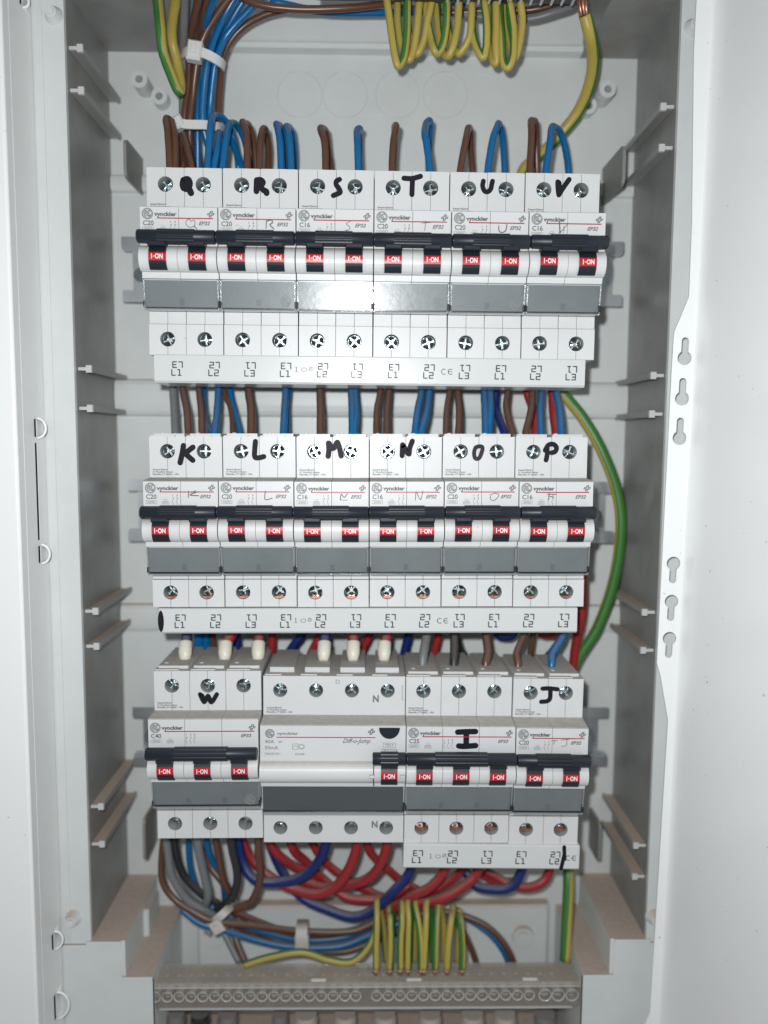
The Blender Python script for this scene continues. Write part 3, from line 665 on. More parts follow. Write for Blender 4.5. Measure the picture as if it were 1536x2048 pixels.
BRK = {}
def breaker(ch, row, x, poles, amp, model, label, cat='circuit breaker', dy=0.0, roll=None, dark=False, st=42.4, nt=21.0, marker_at=None, lbl_dy=0.0, pen=True, ink='ink'):
    r = ROWS[row]; W = 18.0*poles
    ro = r['roll'] if roll is None else roll
    # place the lower left corner of the thing on its row
    lx = -108+x; Xw = lx*math.cos(r['roll'])+r['dx']; Yw = r['Y']+lx*math.sin(r['roll'])+dy
    t = thing('circuit_breaker', label, cat, (Xw, Yw, r['z']), ro, 'circuit breakers')
    BRK[ch] = t
    lb, sh = r['lb'], r['sh']
    b = MB()
    for k in range(poles):
        x0, x1 = 18*k+0.10, 18*k+17.90
        if k == 0: x0 += 0.16
        if k == poles-1: x1 -= 0.16
        shoulder(b, x0, x1, 22.3, st, 0, r['su'])
        shoulder(b, x0, x1, lb, -24.3, 0, r['sl'], step=sh)
        prof = [(22.4, -38), (22.4, -0.05), (nt+0.35, 11.3), (nt, 12.0), (3.6, 12.0)]+arc(3.4, -7.9, 0, 12)+[(-8.1, 10.2), (-10.7, 9.5), (-10.75, 7.7), (-24.1, 5.4), (-24.3, -38)]
        b.prism(prof, x0, x1)
        # raised platform on top with the wire entry
        b.box(x0+1.2, x1-1.4, st-0.02, st+1.5, -40, -4.2); b.box(x0+0.3, x1-5.5, st-0.02, st+0.55, -3.4, -1.2)
        b.cyl((x0+4.0, -9.5), 1.1, st+1.4, st+1.9, ax='y', n=12, mi=0)
    b.box(0.3, W-0.3, lb+0.6, st-0.6, -39, -12, 2)
    b.build('housing', [M['body'], M['inner'], M['seam']], t)
    for k in range(poles):
        cx = 18*k+9.0+(0.06 if k == 0 else 0)
        inst(SCREW, 'terminal_screw', t, (cx+0.15, r['su'], -3.2), random.uniform(-1.2, 1.2))
        inst(SCREW, 'terminal_screw', t, (cx, r['sl'] + (0 if row == 0 else 0.5), -2.6 if row == 0 else -4.2), random.uniform(-1.2, 1.2))
        if row == 1 or (row == 2 and ch in 'IJ'):
            c_ = MB(); c_.box(cx-3.3, cx+3.3, r['sl']-(3.5 if row == 1 else 2.5), r['sl']-(2.55 if row == 1 else 0.9), -8.5, -3.0); c_.build('copper_clamp', M['copper'], t)
    for k in range(poles): toggle(t, 18*k+9.0, random.uniform(-0.25, 0.25))
    g = 0.23 if poles == 2 else 0.21
    bar(t, 0.15, W-0.25, W*0.26, W*0.73)
    face_print(t, W, 12.0, amp, model, row, poles)
    address(t, 1.6, 0.0, 26.2 if row else 25.6)
    # label holder
    tz = lambda y: 8.9+(y+11.4)*(1.75/13)
    b = MB(); b.prism([(-11.4, tz(-11.4)-0.5), (-11.4, tz(-11.4)), (-23.4, tz(-23.4)), (-23.4, tz(-23.4)-0.5)], 1.0, W-1.1)
    b.build('label_card', M['card3' if dark else 'card'], t)
    for k in range(max(1, poles-1)):
        xn = W*(k+1)/poles if poles > 2 else W/2; b = MB(); b.prism([(-19.6, tz(-19.6)-0.2), (-19.6, tz(-19.6)+0.05), (-22.6, tz(-22.6)+0.05), (-22.6, tz(-22.6)-0.2)], xn-1.1, xn+1.1); b.build('card_notch', M['notch'], t)
    b = MB(); b.prism([(-11.0, tz(-11.0)+0.5), (-11.0, tz(-11.0)+0.9), (-24.0, tz(-24.0)+0.9), (-24.0, tz(-24.0)+0.5)], 0.5, W-0.5); hold = b.build('label_window', M['pane'], t)
    b = MB()
    for xa, xb_ in ((0.35, 0.95), (W-1.0, W-0.35)): b.prism([(-11.1, 7.7), (-11.1, tz(-11.1)+0.95), (-24.4, tz(-24.4)+0.95), (-24.4, 5.6)], xa, xb_)
    b.box(0.5, W-0.5, -24.9, -24.2, 5.2, tz(-24.4)+1.0); b.build('window_edge', M['lip'], hold)
    b = MB(); b.box(W-1.0, W-0.1, -23.6, -20.4, 5.9, 8.6); b.box(0.1, 0.8, -23.6, -20.8, 5.9, 8.6); b.box(1, W-1.2, -24.25, -23.6, 6.0, 7.3); b.build('window_clip', M['clip'], hold)
    if ch in 'RTUW' :
        b = MB(); monogram(b, W-5.2, -20.2, 2.5, tz(-20.2)+1.05); b.build('embossed_emblem', M['lip'], hold)
    if marker_at: letter(t, ch, *marker_at)
    if ch in PEN and pen:
        b = MB()
        for s_ in PEN[ch]:
            pp = [p_.to_2d() for p_ in spline([(a, c, 0) for a, c in s_], 4)] if len(s_) > 2 else s_
            b.stroke([(W-12+p_[0]-(8 if ch in 'VP' else 0), 14.6+p_[1]) for p_ in pp], random.uniform(0.25, 0.5), 12.05, 0, 6)
        b.build('pencil_mark', M['pencil'], t)
    return t
names1 = [('Q', 'C20'), ('R', 'C20'), ('S', 'C16'), ('T', 'C20'), ('U', 'C20'), ('V', 'C16')]
place1 = ['far left of the upper row', 'second from left in the upper row', 'third from left in the upper row', 'fourth from left in the upper row', 'fifth from left in the upper row', 'far right of the upper row']
moff = {'Q': (19.2, 34.2), 'R': (18.3, 34.4), 'S': (18.5, 34.6), 'T': (18.0, 35.8), 'U': (18.0, 36.0), 'V': (17.8, 35.6), 'K': (18.2, 34.0), 'L': (17.6, 36.0), 'M': (18.8, 36.4), 'N': (18.6, 36.2), 'O': (17.6, 34.8), 'P': (17.4, 35.2)}
for k, (c, a) in enumerate(names1):
    breaker(c, 0, 36*k, 2, a, 'EP32', f'white two-pole breaker with black handwritten {c}, {place1[k]}', dy=random.uniform(-0.15, 0.15), marker_at=(*moff[c], 0))
names2 = [('K', 'C20'), ('L', 'C20'), ('M', 'C16'), ('N', 'C16'), ('O', 'C20'), ('P', 'C16')]
for k, (c, a) in enumerate(names2):
    breaker(c, 1, 36*k, 2, a, 'EP32', f'white two-pole breaker with black handwritten {c}, {place1[k].replace("upper", "middle")}', dy=random.uniform(-0.15, 0.15), marker_at=(*moff[c], 0))
breaker('W', 2, 0, 3, 'C40', 'EP33', 'white three-pole breaker with handwritten W, at the left end of the lowest row', dy=1.9, roll=0.004, st=42.6, nt=22.0, marker_at=(27.3, 28.6, 0))
breaker('I', 2, 126, 3, 'C25', 'EP33', 'white three-pole breaker with a bold handwritten I across its red line', dy=1.3, roll=-0.004, marker_at=(29.4, 14.8, 12.0, 1.06))
breaker('J', 2, 180, 2, 'C20', 'EP32', 'white two-pole breaker with handwritten J between its top screws, right end of the lowest row', dy=1.4, roll=-0.010, marker_at=(18.0, 34.0, 0))

# ------------------------------------------------------------------ residual current device in the lowest row
r = ROWS[2]; lx = -108+54.4; Wd = 71.5
rcd = thing('residual_current_switch', 'wide white four-pole residual current switch with a black half-round test button', 'safety switch',
            (lx*math.cos(r['roll'])+r['dx'], r['Y']+lx*math.sin(r['roll'])+0.6, r['z']), -0.004)
lb = r['lb']; b = MB()
for k in range(4):
    x0 = (0.15, 18, 36, 54)[k]; x1 = (18, 36, 54, Wd-0.1)[k]
    b.hole_plate(x0, x1, 22.3, 42.4, 0, 18*k+8.6, r['su'], 3.55, 9, 0, 0, 1); b.hole_plate(x0, x1, lb, -24.3, 0, 18*k+8.6, r['sl'], 3.55, 9, 0, 0, 1)
    b.cyl((18*k+8.6, r['su']), 3.55, -9.2, -9, 1); b.cyl((18*k+8.6, r['sl']), 3.55, -9.2, -9, 1)
    b.box(x0+2.5, x1-3.0, 42.38, 45.0, -40, -6.5); b.box(x0+0.8, x1-9, 42.38, 43.0, -4, -1.2)
b.box(0.15, Wd-0.1, 22.3, 42.4, -40, 0, skip=('f',)); b.box(0.15, Wd-0.1, lb, -24.3, -40, 0, skip=('f',))
dr = [(3.4, 12.05)]+arc(3.2, -7.9, -1.0, 12)
prof = [(22.4, -38), (22.4, -0.05), (21.5, 11.3), (21.1, 12.0), (3.6, 12.0)]+[(y, z-0.6) for y, z in arc(3.4, -7.9, 0, 12)]+[(-8.1, 10.2), (-10.7, 9.5), (-10.75, 7.7), (-24.1, 5.4), (-24.3, -38)]
b.prism(prof, 0.15, Wd-0.1)
b.box(-0.25, 0.12, lb, 42, -40, -1.5, 2)
b.build('housing', [M['body'], M['inner'], M['seam']], rcd)
for k in range(4):
    inst(SCREW, 'terminal_screw', rcd, (18*k+8.4, r['su'], -2.8), random.uniform(-1.2, 1.2)); inst(SCREW, 'terminal_screw', rcd, (18*k+8.6, r['sl']+0.5, -4.2), random.uniform(-1.2, 1.2))
b = MB(); z = 12.04
monogram(b, 4.9, 17.2, 2.1, z); b.text('vynckier', 8.2, 16.6, z, 1.4, 10.6, bold=0.02); diamonds(b, 54.6, 18.3, z, 1.05)
b.text('Diff-o-Jump', 40.6, 12.6, z, 2.2, 13.6, shear=0.4, bold=0.012)
b.text('40A', 2.4, 12.3, z, 1.75, 4.6); b.text('4P', 9.0, 12.4, z, 1.1, 2.0, shear=0.2); b.text('30mA', 2.4, 9.2, z, 1.75, 6.6); b.text('240/415V~', 2.4, 6.4, z, 1.2, 8.0)
b.text('604308', 17.2, 6.4, z, 0.9, 4.6); frame_(b, 16.0, 18.6, 9.3, 12.0, z, 0.18); b.stroke([(16.5, 10.9), (17.3, 11.1), (18.1, 10.5)], 0.16, z); frame_(b, 19.2, 21.6, 9.6, 11.6, z, 0.16)
b.stroke([(19.0, 10.6), (20.4, 12.0), (21.8, 10.6), (20.4, 9.2)], 0.14, z, 0, 5, True)
b.text('TEST', 61.1, 10.95, z, 1.2, 4.6); frame_(b, 60.4, 66.4, 10.5, 12.6, z, 0.15); b.text('regelmatig', 59.4, 8.9, z, 1.1, 8.0)
b.build('printed_markings', [M['ink'], M['inkl']], rcd)
for y in (29.2, lb+7.9):
    b = MB(); b.text('N', 55.2, y, 0.03, 3.4, 3.0, bold=0.04); b.build('terminal_letter', M['inkl'], rcd)
b = MB(); b.box(8.2, 56.6, 15.1, 15.55, 11.95, 12.035); b.build('red_line', M['redline'], rcd)
address(rcd, 1.8, 0.0, 26.0)
b = MB(); n = 20; vs = [(63.4+5.1*math.cos(math.pi+math.pi*i/n), 20.4+5.1*math.sin(math.pi+math.pi*i/n)*1.08, q) for q in (10, 12.5) for i in range(n+1)]
b.add(vs, [[i, i+1, n+2+i, n+1+i] for i in range(n)]+[[n+1+i for i in range(n+1)], [0, n, 2*n+1, n+1]]); b.build('test_button', M['black'], rcd)
toggle(rcd, 63.4); bar(rcd, 55.2, Wd-0.2, 59.2, 67.6)
b = MB(); b.box(55.6, 56.0, -7.4, 2.5, 10, 15.9, 1); b.rbox(53.6, 56.4, -3.6, -1.9, 12, 16.6, 0.4); b.rbox(68.6, 71.2, -3.4, -1.9, 12, 16.6, 0.4); b.build('toggle_latch', [M['body'], M['seam']], rcd)
tz = lambda y: 8.9+(y+11.4)*(1.75/13)
b = MB(); b.prism([(-11.4, tz(-11.4)-0.5), (-11.4, tz(-11.4)), (-24.2, tz(-24.2)), (-24.2, tz(-24.2)-0.5)], 0.8, Wd-0.8); b.build('label_card', M['card3'], rcd)
b = MB(); b.prism([(-11.0, tz(-11.0)+0.5), (-11.0, tz(-11.0)+0.9), (-24.8, tz(-24.8)+0.9), (-24.8, tz(-24.8)+0.5)], 0.4, Wd-0.4); hold = b.build('label_window', M['pane'], rcd)
b = MB(); b.box(0.4, Wd-0.4, -25.9, -24.9, 5.0, tz(-24.4)+1.0); b.build('window_edge', M['lip'], hold)
b = MB(); b.box(0.6, Wd-0.6, -25.0, -24.3, 6.0, 7.3); b.box(Wd-1.2, Wd-0.1, -24, -20.5, 6, 7.5); b.build('window_clip', M['clip'], hold)
b = MB(); b.stroke([(36.6, 40.4), (36.6, 38.8), (38.2, 38.8), (38.2, 40.4), (36.6, 40.4)], 0.22, 0.03); b.build('moulded_mark', M['inkl'], rcd)
b = MB(); b.stroke([(Wd-0.8, 37.5), (Wd-1.6, 37.5), (Wd-1.6, 30.5), (Wd-0.8, 30.5)], 0.2, 0.03); b.build('moulded_mark', M['inkl'], rcd)

# ------------------------------------------------------------------ busbars with their covers
SEG = {'L': [[(0, 1), (0, 0.0), (0.75, 0)]], '1': [[(0.05, 1), (0.42, 1), (0.42, 0)], [(0.1, 0), (0.75, 0)]],
       '2': [[(0, 1), (0.8, 1), (0.8, 0.5), (0, 0.5), (0, 0), (0.8, 0)]], '3': [[(0, 1), (0.8, 1), (0.8, 0), (0, 0)], [(0.15, 0.5), (0.8, 0.5)]]}
def seg_text(b, s, x, y, z, h, flip=False):
    w_ = h*0.82; x0 = -(len(s)*w_*1.12)/2
    for i, c in enumerate(s):
        for st in SEG[c]:
            pts = [(x0+i*w_*1.25+px*w_, (py-0.5)*h) for px, py in st]
            if flip: pts = [(-px, -py) for px, py in pts]
            b.stroke([(x+px, y+py) for px, py in pts], 0.54, z, 0, 6)
def busbar(row, px0, px1, py0, py1, seq, label, ce, oval=None, tick=None, hexat=None):
    z = ROWS[row]['z']+1.6
    a, c_ = at(*px0, z), at(*px1, z); a2, c2 = at(*py0, z), at(*py1, z)
    ang_ = math.atan2(c_.y-a.y, c_.x-a.x); H = ((a.y-a2.y)+(c_.y-c2.y))/2; W = (c_-a).length
    t = thing('busbar', label, 'busbar', (a.x, a.y, z), ang_, 'insulated busbars')
    b = MB(); b.prism([(-0.0, -26), (-0.0, 0-0.5), (-0.5, 0), (-H+1.0, 0), (-H, -1.0), (-H, -26)], 0, W); b.build('cover', M['bus'], t)
    b = MB(); n = len(seq); i0 = 10.5
    for k, (s, px) in enumerate(seq):
        q = at(px, px0[1]+25, z)-a; X = q.x
        up, dn = s
        seg_text(b, dn, X, -H/2-1.85, 0.04, 2.7); seg_text(b, up, X+0.1, -H/2+1.85, 0.04, 2.7, True)
    if ce:
        X = (at(ce, px0[1]+25, z)-a).x
        for s_, q in ((-1, 0), (1, 1)):
            cx = X-1.6+q*3.2
            b.stroke([(cx+1.25*math.cos(t_), -H/2+1.25*math.sin(t_)) for t_ in [math.radians(60+i*24) for i in range(11)]], 0.34, 0.04)
        b.stroke([(X+0.5, -H/2), (X+2.2, -H/2)], 0.32, 0.04)
    if hexat:
        X = (at(hexat, px0[1]+25, z)-a).x; yy = -H/2+0.2
        b.stroke([(X-4.0, yy+1), (X-3.6, yy+1.2), (X-3.6, yy-0.9)], 0.28, 0.04); b.stroke([(X-4.2, yy-0.9), (X-3.0, yy-0.9)], 0.22, 0.04)
        b.stroke([(X-1.3, yy), (X-0.7, yy+0.8), (X+0.9, yy+0.8), (X+1.5, yy), (X+0.9, yy-0.8), (X-0.7, yy-0.8)], 0.2, 0.04, 0, 6, True)
        frame_(b, X+2.6, X+4.0, yy-0.3, yy+1.2, 0.04, 0.2); b.stroke([(X+2.7, yy-0.2), (X+3.9, yy+1.1)], 0.16, 0.04)
    b.build('printed_markings', M['inkd'], t)
    if oval:
        b = MB(); b.add([(0.9+1.5*math.cos(6.2832*i/24), -H/2+(H/2-0.9)*math.sin(6.2832*i/24), 0.03) for i in range(24)], [list(range(24))]); b.add([(-0.03, -H/2+(H/2-0.9)*math.sin(6.2832*i/24), -1.5+1.5*math.cos(6.2832*i/24)) for i in range(24)], [list(range(24))]); b.build('black_end_mark', M['marker'], t)
    if tick:
        X = (at(tick, px0[1]+25, z)-a).x; b = MB(); b.stroke([(X+0.5, -0.6), (X+0.9, -H*0.55)], 2.0, 0.09); b.stroke([(X+0.6, -H*0.4), (X-0.7, -H+0.8)], 2.0, 0.1); b.stroke([(X-0.7, -H+0.8), (X-0.9, -H+0.9)], 1.7, 0.11); b.build('black_tick', M['marker'], t)
    return t
cyc = [('L3', 'L1'), ('L2', 'L2'), ('L1', 'L3')]
s1 = [(cyc[k % 3], px) for k, px in enumerate((354, 428, 500, 571, 645, 714, 787, 858, 929, 1001, 1072, 1143))]
s2 = [(cyc[k % 3], px) for k, px in enumerate((360, 431, 502, 571, 641, 711, 780, 849, 918, 987, 1057, 1127))]
s3 = [(cyc[k % 3], px) for k, px in enumerate((835, 905, 974, 1042, 1110))]
busbar(0, (308, 708), (1171, 718.5), (309, 766), (1171, 774), s1, 'pale plastic busbar cover printed with phase marks, along the bottom of the upper row', 895, hexat=608)
busbar(1, (317.5, 1217.5), (1155, 1216), (322, 1267.5), (1155, 1266), s2, 'pale plastic busbar cover with a blackened left end, under the middle row', 886, oval=True, hexat=606)
busbar(2, (807.5, 1688.5), (1159.5, 1692), (807.5, 1740), (1159.5, 1738), s3, 'short pale busbar cover with a black tick, under the lowest row', 1143, tick=1126, hexat=876)

# ------------------------------------------------------------------ wires
def wire(col, r_, label, pts, name='wire', group=None, ferrule=None, bare=None, roll=0.0, twist=0.0, cat='wire'):
    K = [at(*p_) for p_ in pts]
    if r_ < 3:
        for p_ in K[1:-1]: p_ += Vector((random.gauss(0, .35), random.gauss(0, .35), random.gauss(0, .4)))
    P = spline(K); o = P[0].copy()
    for p_ in P:
        p_ += Vector((random.uniform(-.06, .06), random.uniform(-.06, .06), 0))
    b = MB(); gy = col == 'gy'
    b.tube([p_-o for p_ in P], r_, 14, 0, stripe=(range(1, 6) if r_ > 3 else range(0, 6)) if gy else None, roll=roll, twist=twist)
    t = b.build(name, [M['yel'], M['grn']] if gy else M[col]); t.location = B(o); tag(t, label, cat, group)
    if ferrule:
        a, c = at(*ferrule[0])-o, at(*ferrule[1])-o; q = [a+(c-a)*k for k in (0, 0.05, 0.6, 0.95, 1.0)]
        b = MB(); b.tube(q, 3, 18, rads=[3.3, 3.6, 3.5, 2.5, 1.5]); b.build('ferrule', M['cream'], t)
    if bare:
        b = MB(); A = at(*bare[0])-o; Z_ = at(*bare[1])-o
        for k in range(7):
            d = Vector((math.cos(k*0.9)*0.62*r_, 0, math.sin(k*0.9)*0.62*r_)) if k else Vector((0, 0, 0))
            b.tube([A+d*0.8, (A+Z_)/2+d, Z_+d*(0.4 if k % 2 else 1.1)], r_*0.28, 6)
        b.build('bare_strands', M['copper'], t)
    return t
ZT, ZA, ZK = -17, -27, -52
def loop(col, label, xf, xa, ya, xr, r_=1.75, zr=ZK, dx2=None):
    m1 = (xf*0.6+xa*0.4); 
    wire(col, r_, label, [(xf, 400, ZT), (xf, 345, ZT), (xf*0.55+xa*0.45, ya+38, ZT-1), (xa-(3 if xa <= xr else -3), ya+9, ZA+4), (xa, ya+6.5, ZA), (xa*0.6+xr*0.4, ya+13, ZA-6), (xa*0.25+xr*0.75, ya+45, (ZA+zr)/2), (xr, 345, zr+6), (xr, 420, zr), (xr, 520, zr)], group='loops above the upper row')
loop('brown', 'leftmost brown wire bending over above the breaker marked Q', 338, 334, 232, 352)
loop('brown', 'brown wire just right of the leftmost loop above breaker Q', 351, 347, 240, 366)
loop('brown', 'thin brown wire slanting down to the left screw of breaker Q', 384, 366, 262, 362, 1.4)
loop('blue', 'blue wire arching highest, above the right pole of breaker Q', 415, 426, 226, 478)
loop('blue', 'blue wire arching above the seam of breakers Q and R', 442, 461, 241, 500)
loop('blue', 'blue wire slanting behind the arch at the seam of breakers Q and R', 428, 440, 262, 486)
loop('brown', 'brown wire arching to the left pole of breaker R', 494, 489, 240, 512)
loop('brown', 'brown wire arching beside the left pole of breaker R, nearer breaker S', 516, 529, 253, 538)
loop('blue', 'left blue wire of the pair above breaker R', 562, 556, 242, 569)
loop('blue', 'right blue wire of the pair above breaker R', 580, 577, 246, 590)
loop('brown', 'brown wire standing above breaker S', 650, 645, 250, 661, 1.7)
loop('blue', 'blue wire standing above breaker S', 714, 719, 254, 719)
loop('brown', 'brown wire standing above breaker T', 785, 790, 248, 788)
wire('blue', 1.8, 'kinked blue wire standing above breaker T', [(858, 400, ZT), (858, 345, ZT), (852, 290, ZT-1), (848, 268, ZT-2), (852, 248, ZA), (858, 241, ZA-4), (860, 256, ZA-10), (858, 300, -44), (858, 345, ZK), (858, 500, ZK)], group='loops above the upper row')
loop('brown', 'brown wire arching above breaker U', 920, 937, 249, 943)
loop('blue', 'blue wire arching above breaker U', 976, 998, 240, 1009)
loop('brown', 'brown wire arching above breaker V', 1058, 1066, 234, 1074)
loop('blue', 'blue wire arching above breaker V', 1092, 1107, 248, 1136)
# the big earth conductor
wire('gy', 3.1, 'thick green and yellow earth wire bowing down the right side of the board',
     [(1170, 30, -14), (1180, 70, -18), (1186, 115, -28), (1180, 165, -38), (1158, 220, -48), (1120, 270, -55), (1075, 315, -58), (1045, 345, -59), (1040, 420, -60), (1050, 560, -62), (1080, 700, -58), (1118, 775, -52), (1165, 835, -48), (1205, 905, -45), (1234, 985, -44), (1242, 1060, -44), (1228, 1160, -46), (1195, 1255, -48), (1150, 1330, -50), (1128, 1420, -52), (1128, 1600, -52), (1134, 1700, -44), (1137, 1760, -36), (1134, 1840, -30), (1130, 1922, -24)],
     bare=((1168, 34, -13.6), (1163, -14, -13)), roll=3.14, twist=0.0225)
# tie 1/2 bundle at the upper left
bund = [('grey', 'grey wire at the left edge of the upper left bundle', [(372, -40, 0), (366, 40, -22), (367, 120, -40), (368, 240, -48), (372, 360, -55)]),
 ('brown', 'leftmost brown wire in the tied upper left bundle', [(402, -30, 0), (388, 40, -21), (380, 100, -36), (376, 170, -40), (368, 250, -44), (372, 360, -52)]),
 ('brown', 'brown wire second from left in the tied upper left bundle', [(470, -18, -26), (440, 22, -28), (408, 70, -30), (393, 120, -33), (384, 190, -38), (382, 260, -42), (386, 360, -52)]),
 ('brown', 'thin brown wire deep in the tied upper left bundle', [(420, -30, -2), (406, 40, -24), (398, 120, -42), (390, 240, -45), (404, 360, -54)]),
 ('blue', 'leftmost blue wire in the tied upper left bundle', [(440, -30, -2), (412, 30, -20), (400, 90, -40), (396, 160, -42), (394, 250, -44), (396, 360, -52)]),
 ('blue', 'middle blue wire in the tied upper left bundle', [(480, -22, -28), (446, 40, -32), (418, 110, -32), (408, 180, -36), (406, 250, -40), (422, 320, -46), (440, 380, -52)]),
 ('blue', 'rightmost blue wire in the tied upper left bundle', [(530, -10, -26), (488, 30, -30), (452, 75, -34), (432, 130, -36), (424, 200, -40), (421, 250, -44), (418, 360, -52)]),
 ('blue', 'blue wire turning aside just under the lower cable tie', [(500, -20, -34), (462, 40, -38), (436, 100, -40), (416, 190, -42), (412, 260, -44), (428, 330, -48), (452, 400, -54)]),
 ('brown', 'brown wire along the right edge of the tied upper left bundle', [(575, 18, -38), (525, 34, -40), (478, 62, -42), (446, 110, -44), (440, 180, -46), (438, 250, -48), (436, 360, -54)]),
 ('brown', 'thick brown wire crossing the very top from the bundle to the right', [(470, -14, -22), (520, 10, -22), (600, 18, -23), (690, 16, -24), (760, 8, -26), (800, -6, -28)]),
 ('blue', 'blue wire crossing the top behind the thick brown one', [(540, 2, -36), (640, 20, -38), (740, 26, -40), (840, 20, -44), (930, 8, -46)]),
 ('brown', 'brown wire crossing the top behind the green and yellow loops', [(800, 16, -44), (900, 24, -44), (980, 22, -42), (1060, 20, -40), (1120, 8, -36), (1150, -20, -34)]),
 ('grey', 'grey wire sagging under the upper terminal strip', [(880, 10, -46), (930, 26, -44), (990, 36, -42), (1060, 38, -40), (1110, 28, -38), (1150, 6, -36), (1165, -20, -34)])]
for c, l, p_ in bund: wire(c, 1.85 if c != 'grey' else 2.2, l, p_)
# green and yellow loops at the top
wire('gy', 2.5, 'long green and yellow loop hanging left of the upper left bundle', [(312, -30, 4), (318, 40, -16), (328, 105, -24), (342, 155, -26), (358, 182, -28), (364, 172, -31), (354, 130, -33), (344, 70, -28), (350, 0, -10), (354, -30, 2)], roll=1.3)
gl = [('widest green and yellow loop, first from the left under the upper strip', [(770, -30, -18), (776, 20, -18), (783, 85, -18), (790, 122, -18), (798, 133, -19), (806, 116, -20), (812, 68, -20), (817, 0, -20), (819, -30, -20)]),
 ('second green and yellow loop from the left under the upper strip', [(796, -30, -27), (793, 30, -28), (800, 80, -28), (812, 112, -27), (820, 118, -26), (828, 96, -25), (835, 44, -23), (840, 0, -22), (842, -30, -22)]),
 ('third green and yellow loop from the left under the upper strip', [(820, -30, -30), (816, 40, -30), (824, 95, -29), (835, 108, -27), (848, 84, -25), (858, 44, -23), (863, 0, -22), (864, -30, -22)]),
 ('fourth green and yellow loop from the left under the upper strip', [(856, -30, -24), (854, 30, -24), (859, 74, -23), (867, 100, -22), (876, 105, -22), (886, 88, -22), (892, 50, -21), (895, 0, -20), (896, -30, -20)]),
 ('fifth green and yellow loop from the left under the upper strip', [(868, -30, -29), (872, 30, -29), (880, 76, -28), (888, 102, -27), (897, 109, -25), (908, 90, -23), (915, 50, -22), (918, 0, -21), (919, -30, -21)]),
 ('sixth green and yellow loop from the left under the upper strip', [(886, -30, -32), (894, 40, -32), (904, 84, -30), (914, 106, -28), (924, 104, -26), (936, 74, -23), (942, 30, -22), (944, -30, -21)]),
 ('seventh green and yellow loop from the left under the upper strip', [(944, -30, -24), (942, 30, -24), (948, 74, -23), (957, 106, -22), (966, 113, -22), (972, 92, -21), (972, 50, -20), (969, 0, -20), (968, -30, -20)]),
 ('narrow green and yellow loop, eighth from the left under the upper strip', [(978, -30, -27), (980, 40, -27), (982, 90, -26), (986, 122, -24), (990, 122, -22), (993, 90, -21), (992, 40, -20), (991, -30, -20)]),
 ('deep green and yellow loop, ninth from the left under the upper strip', [(1000, -30, -23), (1000, 20, -23), (1002, 80, -22), (1008, 124, -21), (1017, 135, -20), (1026, 112, -19), (1025, 60, -19), (1019, 4, -18)]),
 ('rightmost green and yellow loop of the group under the upper strip', [(1012, -30, -30), (1014, 40, -29), (1022, 96, -27), (1032, 116, -24), (1039, 88, -21), (1043, 40, -20), (1041, 4, -19)])]
for k, (l, p_) in enumerate(gl):
    wire('gy', 1.9, l, p_, group='earth loops under the upper strip', roll=2.7+0.12*k, bare=((1019, 8, -18), (1019, -10, -18)) if k == 8 else ((1041, 8, -19), (1041, -10, -19)) if k == 9 else None)
# between upper and middle row
g12 = [('grey', 2.2, 'grey wire at the left end between the upper and middle rows', 348, 351, 0), ('brown', 1.9, 'brown wire beside the grey one, into the left pole of breaker K', 365, 378, 0), ('brown', 1.8, 'pale brown wire between the two poles of breaker K', 397, 405, 2),
 ('blue', 1.9, 'blue wire into the right pole of breaker K', 438, 429, 0), ('brown', 1.6, 'brown wire curving down near the seam of breakers K and L', 444, 465, 6), ('blue', 1.5, 'thin blue wire slanting at the seam of breakers K and L', 460, 482, 0),
 ('brown', 2.2, 'brown wire into the left pole of breaker L', 499, 505, 2), ('blue', 1.9, 'front blue wire into the right pole of breaker L', 573, 566, 0), ('blue', 1.7, 'rear blue wire into the right pole of breaker L', 580, 574, 0),
 ('brown', 2.0, 'brown wire into the left pole of breaker M', 636, 640, 2), ('blue', 2.0, 'left blue wire into the right pole of breaker M', 700, 703, 0), ('blue', 1.8, 'right blue wire into the right pole of breaker M', 712, 708, 0),
 ('brown', 1.7, 'left brown wire into the left pole of breaker N', 763, 752, -3), ('brown', 1.8, 'right brown wire into the left pole of breaker N', 778, 774, 0), ('blue', 1.9, 'left blue wire into the right pole of breaker N', 845, 831, -2), ('blue', 1.9, 'right blue wire into the right pole of breaker N', 858, 844, 2),
 ('brown', 1.7, 'left brown wire into the left pole of breaker O', 899, 895, -2), ('brown', 1.8, 'right brown wire into the left pole of breaker O', 913, 914, 4), ('blue', 2.0, 'left blue wire into the right pole of breaker O', 966, 972, -2), ('blue', 2.0, 'right blue wire into the right pole of breaker O', 979, 977, 3),
 ('navy', 2.3, 'dark blue wire bending right at the right pole of breaker O', 990, 1008, -8), ('brown', 1.7, 'brown wire bowing left between breakers O and P', 1018, 1022, -6), ('red', 2.4, 'red wire behind the brown one above breaker P', 1050, 1072, 4), ('brown', 1.9, 'brown wire into the left pole of breaker P', 1065, 1050, 6),
 ('blue', 1.8, 'blue wire between the two poles of breaker P', 1083, 1081, 0), ('red', 2.2, 'red wire beside the right pole of breaker P', 1102, 1110, 0), ('blue', 2.0, 'blue wire into the right pole of breaker P', 1111, 1120, 5)]
for c, rr, l, xa, xb_, bow in g12:
    deep = c in ('grey', 'navy', 'red') or 'seam' in l or 'rear' in l
    zb = -34 if deep else ZT
    wire(c, rr, l, [(xa-4, 640, -50), (xa, 765, -44 if deep else -36), ((xa+xb_)/2+bow, 820, -40 if deep else -25), (xb_, 870, zb), (xb_, 905, zb)], group='wires between the upper and middle rows')
